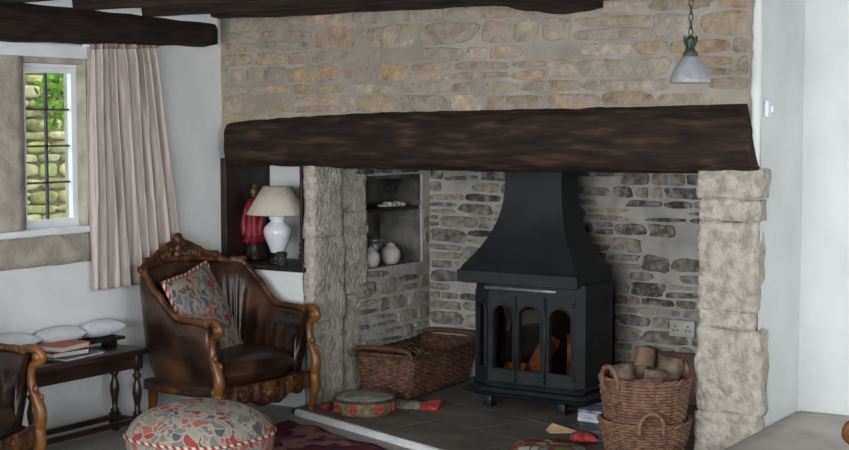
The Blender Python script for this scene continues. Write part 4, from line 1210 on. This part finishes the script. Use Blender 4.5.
# colourful floral pad at the front of the hearth
pf = floral('bright leaf print', 13, rgb(120, 100, 80), [rgb(140, 40, 44), rgb(150, 156, 146), rgb(96, 100, 56), rgb(168, 84, 64), rgb(160, 162, 152), rgb(120, 34, 40), rgb(108, 116, 104)], rgb(104, 66, 52))
bm = bmesh.new(); lathe(bm, [(0, 0), (.155, 0), (.17, .012), (.165, .028), (.11, .042), (0, .046)], 40)
tag(obj('seat_pad', bm, pf, loc=(-3.115, 5.80, LZ)), 'round floral seat pad in red and grey at the hearth front', 'cushion')
cream = mat('cream folded paper', rgb(196, 164, 116), rgb(214, 186, 142), .8, 10)
bm = bmesh.new()
for (a, b, c) in (((0, 0, 0), (.15, .02, 0), (.01, .06, .035)), ((0, 0, 0), (.01, .06, .035), (-.02, .07, 0))):
    f1 = [bm.verts.new(V(p)) for p in (a, b, c)]; f2 = [bm.verts.new(V(p) + V((0, .002, .003))) for p in (a, b, c)]
    bm.faces.new(f1); bm.faces.new(f2[::-1])
    for i in range(3): bm.faces.new((f1[i], f1[(i + 1) % 3], f2[(i + 1) % 3], f2[i]))
tag(obj('folded_paper', bm, cream, loc=(-3.30, 6.16, LZ), rot=(0, 0, .5), smooth=False), 'cream folded paper behind the round floral pad', 'paper')
bm = bmesh.new(); pillow_bm(bm, .07, .05, .025, 14)
for v in bm.verts: v.co.z += .012 * noise.noise(v.co * 22)
tag(obj('crumpled_cloth', bm, rosered, loc=(-3.06, 6.05, LZ + .03), rot=(0, 0, .5)), 'crumpled red cloth beside the round baskets', 'cloth')

# ------------------------------------------------------------------ alcove: lamp, figurine, glass
LX, LY = -4.995, 6.17
tl = thing('table_lamp', 'white porcelain table lamp with cream shade in the alcove', 'lamp', (LX, LY, AZ0))
bm = bmesh.new(); lathe(bm, [(0, 0), (.052, 0), (.052, .012), (.044, .02), (.042, .05), (.048, .058), (.045, .064), (0, .064)], 28); obj('foot', bm, M['blackwood'], tl)
bm = bmesh.new(); lathe(bm, [(0, .062), (.040, .062), (.042, .072), (.052, .10), (.072, .145), (.079, .175), (.074, .20), (.055, .222), (.042, .232), (.040, .242), (.05, .25), (.046, .262), (.03, .278), (.012, .288), (0, .29)], 36); obj('base', bm, M['porcelain'], tl)
bm = bmesh.new(); tube(bm, [(0, 0, .285), (0, 0, .40)], .008, 8); ball(bm, (0, 0, .345), .025); obj('lamp_holder', bm, M['pewter'], tl)
bm = bmesh.new(); lathe(bm, [(.168, .272), (.171, .274), (.080, .425), (.077, .425), (.166, .276)], 48); 
bmesh.ops.remove_doubles(bm, verts=bm.verts, dist=1e-6)
o = obj('lamp_shade', bm, M['shade'], tl)
fg = thing('figurine', 'small statuette in a red robe standing behind the lamp', 'figurine', (-5.228, 6.255, AZ0))
fg.scale = (1.05, 1.05, 1.13)
redr = mat('red painted robe', rgb(92, 16, 28), rgb(152, 32, 46), .5, 20)
gold = mat('tarnished gold', rgb(92, 66, 40), rgb(134, 100, 60), .45, 20)
bm = bmesh.new(); lathe(bm, [(0, 0), (.06, 0), (.062, .02), (.05, .035), (.045, .06), (.05, .09), (.0, .095)], 20, mod=lambda a, z: 1 + .08 * math.sin(a * 5)); obj('plinth', bm, M['darkwood'], fg)
bm = bmesh.new(); lathe(bm, [(0, .09), (.062, .092), (.058, .14), (.045, .20), (.038, .24), (.046, .275), (.036, .30), (.014, .315), (0, .316)], 30, mod=lambda a, z: 1 + .10 * math.sin(a * 7 + z * 10))
for s in (-1, 1):
    tube(bm, smooth_path([(s * .036, 0, .285), (s * .062, -.005, .235), (s * .058, -.02, .18), (s * .05, -.015, .13)], 4), [.016, .016, .017, .018, .019, .02, .021, .022, .024, .025, .026, .027, .028], 8)
obj('robe', bm, redr, fg)
bm = bmesh.new(); ball(bm, (0, -.002, .338), .024, .9, .95, 1.15); ball(bm, (0, -.026, .336), .005); ball(bm, (0, .004, .368), .014, 1, 1, .9); obj('head', bm, gold, fg)
gl = mat('clear tumbler', rgb(150, 158, 160), rgb(170, 178, 180), .08, 4)
P_ = gl.node_tree.nodes['Principled BSDF']; P_.inputs['Transmission Weight'].default_value = .9; P_.inputs['IOR'].default_value = 1.3
bm = bmesh.new(); lathe(bm, [(0, 0), (.026, 0), (.031, .075), (.028, .075), (.0235, .008), (0, .008)], 24)
tag(obj('tumbler', bm, gl, loc=(-4.912, 6.10, AZ0)), 'small clear glass tumbler beside the lamp foot', 'glass')

# ------------------------------------------------------------------ niche pots
def pot(loc, r, label, sy=1.0):
    t = thing('storage_jar', label, 'jar', loc, 0, 'stoneware jars in the niche')
    bm = bmesh.new(); lathe(bm, [(0, 0), (r * .55, 0), (r * .85, r * .35), (r, r * .85), (r * .9, r * 1.35), (r * .55, r * 1.72), (r * .42, r * 1.8), (r * .45, r * 1.9), (0, r * 1.9)], 28); obj('body', bm, M['pot'], t)
    bm = bmesh.new(); lathe(bm, [(0, r * 1.88), (r * .4, r * 1.88), (r * .36, r * 2.0), (r * .12, r * 2.02), (r * .12, r * 2.1), (0, r * 2.14)], 20); obj('lid', bm, M['pot'], t)
pot((XC - .055, 6.735, NZ0), .056, 'left off white round jar in the hearth niche')
pot((XC - .075, 6.965, NZ0), .06, 'right off white round jar in the hearth niche')
bm = bmesh.new(); lathe(bm, [(0, 0), (.05, 0), (.058, .10), (.05, .125), (.06, .13), (.058, .142), (.02, .15), (.012, .165), (0, .167)], 24)
tag(obj('pewter_pot', bm, M['pewter'], loc=(XC - .20, 6.97, NZ0)), 'dull lidded metal pot standing behind the jars in the niche', 'pot')
bm = bmesh.new()
for k in range(5): roughbox(bm, -.03 + k * .004, .03, -.11 + k * .045, -.07 + k * .045, 0, .02 + .008 * (k % 2), .006, .012, k, .008)
tag(obj('mortar_lump', bm, M['pot'], loc=(XC - .09, 7.0, 1.044)), 'pale crumbling lump on the niche ledge', 'rubble')

# ------------------------------------------------------------------ wall fittings
sk = thing('wall_socket', 'white double socket low on the back wall of the inglenook', 'socket', (-3.085, YB - .002, .428))
bm = bmesh.new(); box(bm, -.073, .073, -.024, 0, -.045, .045, .005); obj('plate', bm, M['whitepaint'] if False else mat('aged white plastic', rgb(170, 168, 160), rgb(186, 184, 176), .5, 10), sk)
for s in (-.036, .036):
    for (dx, dz) in ((0, .012), (-.011, -.010), (.011, -.010)):
        bm = bmesh.new(); box(bm, s + dx - .0035, s + dx + .0035, -.0255, -.022, dz - .005, dz + .005); obj('pin_hole', bm, M['blackwood'], sk, False)
sw = thing('light_switch', 'small white light switch on the plastered chimney flank', 'switch', (XK, 6.185, 1.60))
bm = bmesh.new(); box(bm, 0, .02, -.036, .036, -.038, .038, .004); obj('plate', bm, M['whitepaint'], sw)
bm = bmesh.new(); box(bm, .02, .032, -.010, .010, -.016, .016, .003); obj('rocker', bm, M['whitepaint'], sw)

# ------------------------------------------------------------------ hanging lamp
PLX, PLY = -2.345, 5.56
pl = thing('pendant_lamp', 'small frosted glass lamp hanging on a chain before the stone wall', 'lamp', (PLX, PLY, CEIL))
z0 = 1.700 - CEIL
bm = bmesh.new(); lathe(bm, [(.078, z0), (.082, z0 + .002), (.080, z0 + .018), (.071, z0 + .044), (.055, z0 + .074), (.036, z0 + .100), (.024, z0 + .116), (.021, z0 + .114), (.033, z0 + .097), (.051, z0 + .072), (.067, z0 + .042), (.076, z0 + .018)], 40, mod=lambda a, z: 1 + .012 * math.sin(a * 16))
frost = mat('frosted glass', rgb(176, 178, 184), rgb(196, 198, 204), .35, 40, bump=.15)
frost.node_tree.nodes['Principled BSDF'].inputs['Transmission Weight'].default_value = .35
obj('glass_shade', bm, frost, pl)
bm = bmesh.new(); lathe(bm, [(.03, z0 + 0.110), (.032, z0 + 0.120), (.02, z0 + 0.134), (.017, z0 + 0.162), (.022, z0 + 0.174), (.014, z0 + 0.187), (.004, z0 + 0.194)], 20)
for k in range(6):
    a = k * PI / 3; tube(bm, [(.02 * math.cos(a), .02 * math.sin(a), z0 + 0.152), (.03 * math.cos(a), .03 * math.sin(a), z0 + 0.172), (.026 * math.cos(a), .026 * math.sin(a), z0 + 0.190)], .003, 5)
obj('gallery', bm, M['bronze'], pl)
bm = bmesh.new(); z = z0 + .192; k = 0
while z < -.01:
    pts = [V(((.0085 * math.cos(t) if k % 2 == 0 else 0), (.0085 * math.cos(t) if k % 2 else 0), z + .016 + .018 * math.sin(t))) for t in [2 * PI * i / 12 for i in range(12)]]
    tube(bm, pts, .003, 5, closed=True); z += .029; k += 1
obj('chain', bm, M['bronze'], pl)
bm = bmesh.new(); lathe(bm, [(.04, 0), (.042, -.006), (.02, -.02), (0, -.022)], 20); obj('ceiling_rose', bm, M['bronze'], pl)

# ------------------------------------------------------------------ camera
F = 1450.0; pit = math.atan(105 / F); psi = math.radians(33.2)
cam = bpy.data.cameras.new('camera'); co = bpy.data.objects.new('camera', cam); COL.objects.link(co)
cam.sensor_fit = 'HORIZONTAL'; cam.sensor_width = 36; cam.lens = F / 849 * 36; cam.clip_end = 200
co.location = (0, 0, 1.55); co.rotation_euler = (PI / 2 - pit, 0, psi)
sc.camera = co

# ------------------------------------------------------------------ light
w = bpy.data.worlds.new('sky'); sc.world = w; w.use_nodes = True
bg = w.node_tree.nodes['Background']; bg.inputs['Color'].default_value = (.80, .90, 1.0, 1); bg.inputs['Strength'].default_value = 2.2
def area(name, loc, rot, sx, sy, e, col=(1, 1, 1)):
    l = bpy.data.lights.new(name, 'AREA'); l.shape = 'RECTANGLE'; l.size = sx; l.size_y = sy; l.energy = e; l.color = col
    o = bpy.data.objects.new(name, l); COL.objects.link(o); o.location = loc; o.rotation_euler = rot; return o
area('daylight_front_window', (-1.65, ROOM_Y0 - .05, 1.35), (PI / 2, 0, 0), 5.0, 1.45, 235, (.98, .99, 1))
area('daylight_right_window', (ROOM_X1 + .05, 2.4, 1.35), (PI / 2, 0, PI / 2), 2.3, 1.25, 75, (.97, .98, 1))

sc.view_settings.view_transform = 'Standard'; sc.view_settings.look = 'None'
sc.view_settings.exposure = 0.32; sc.view_settings.gamma = 1.0
sc.view_settings.use_curve_mapping = False
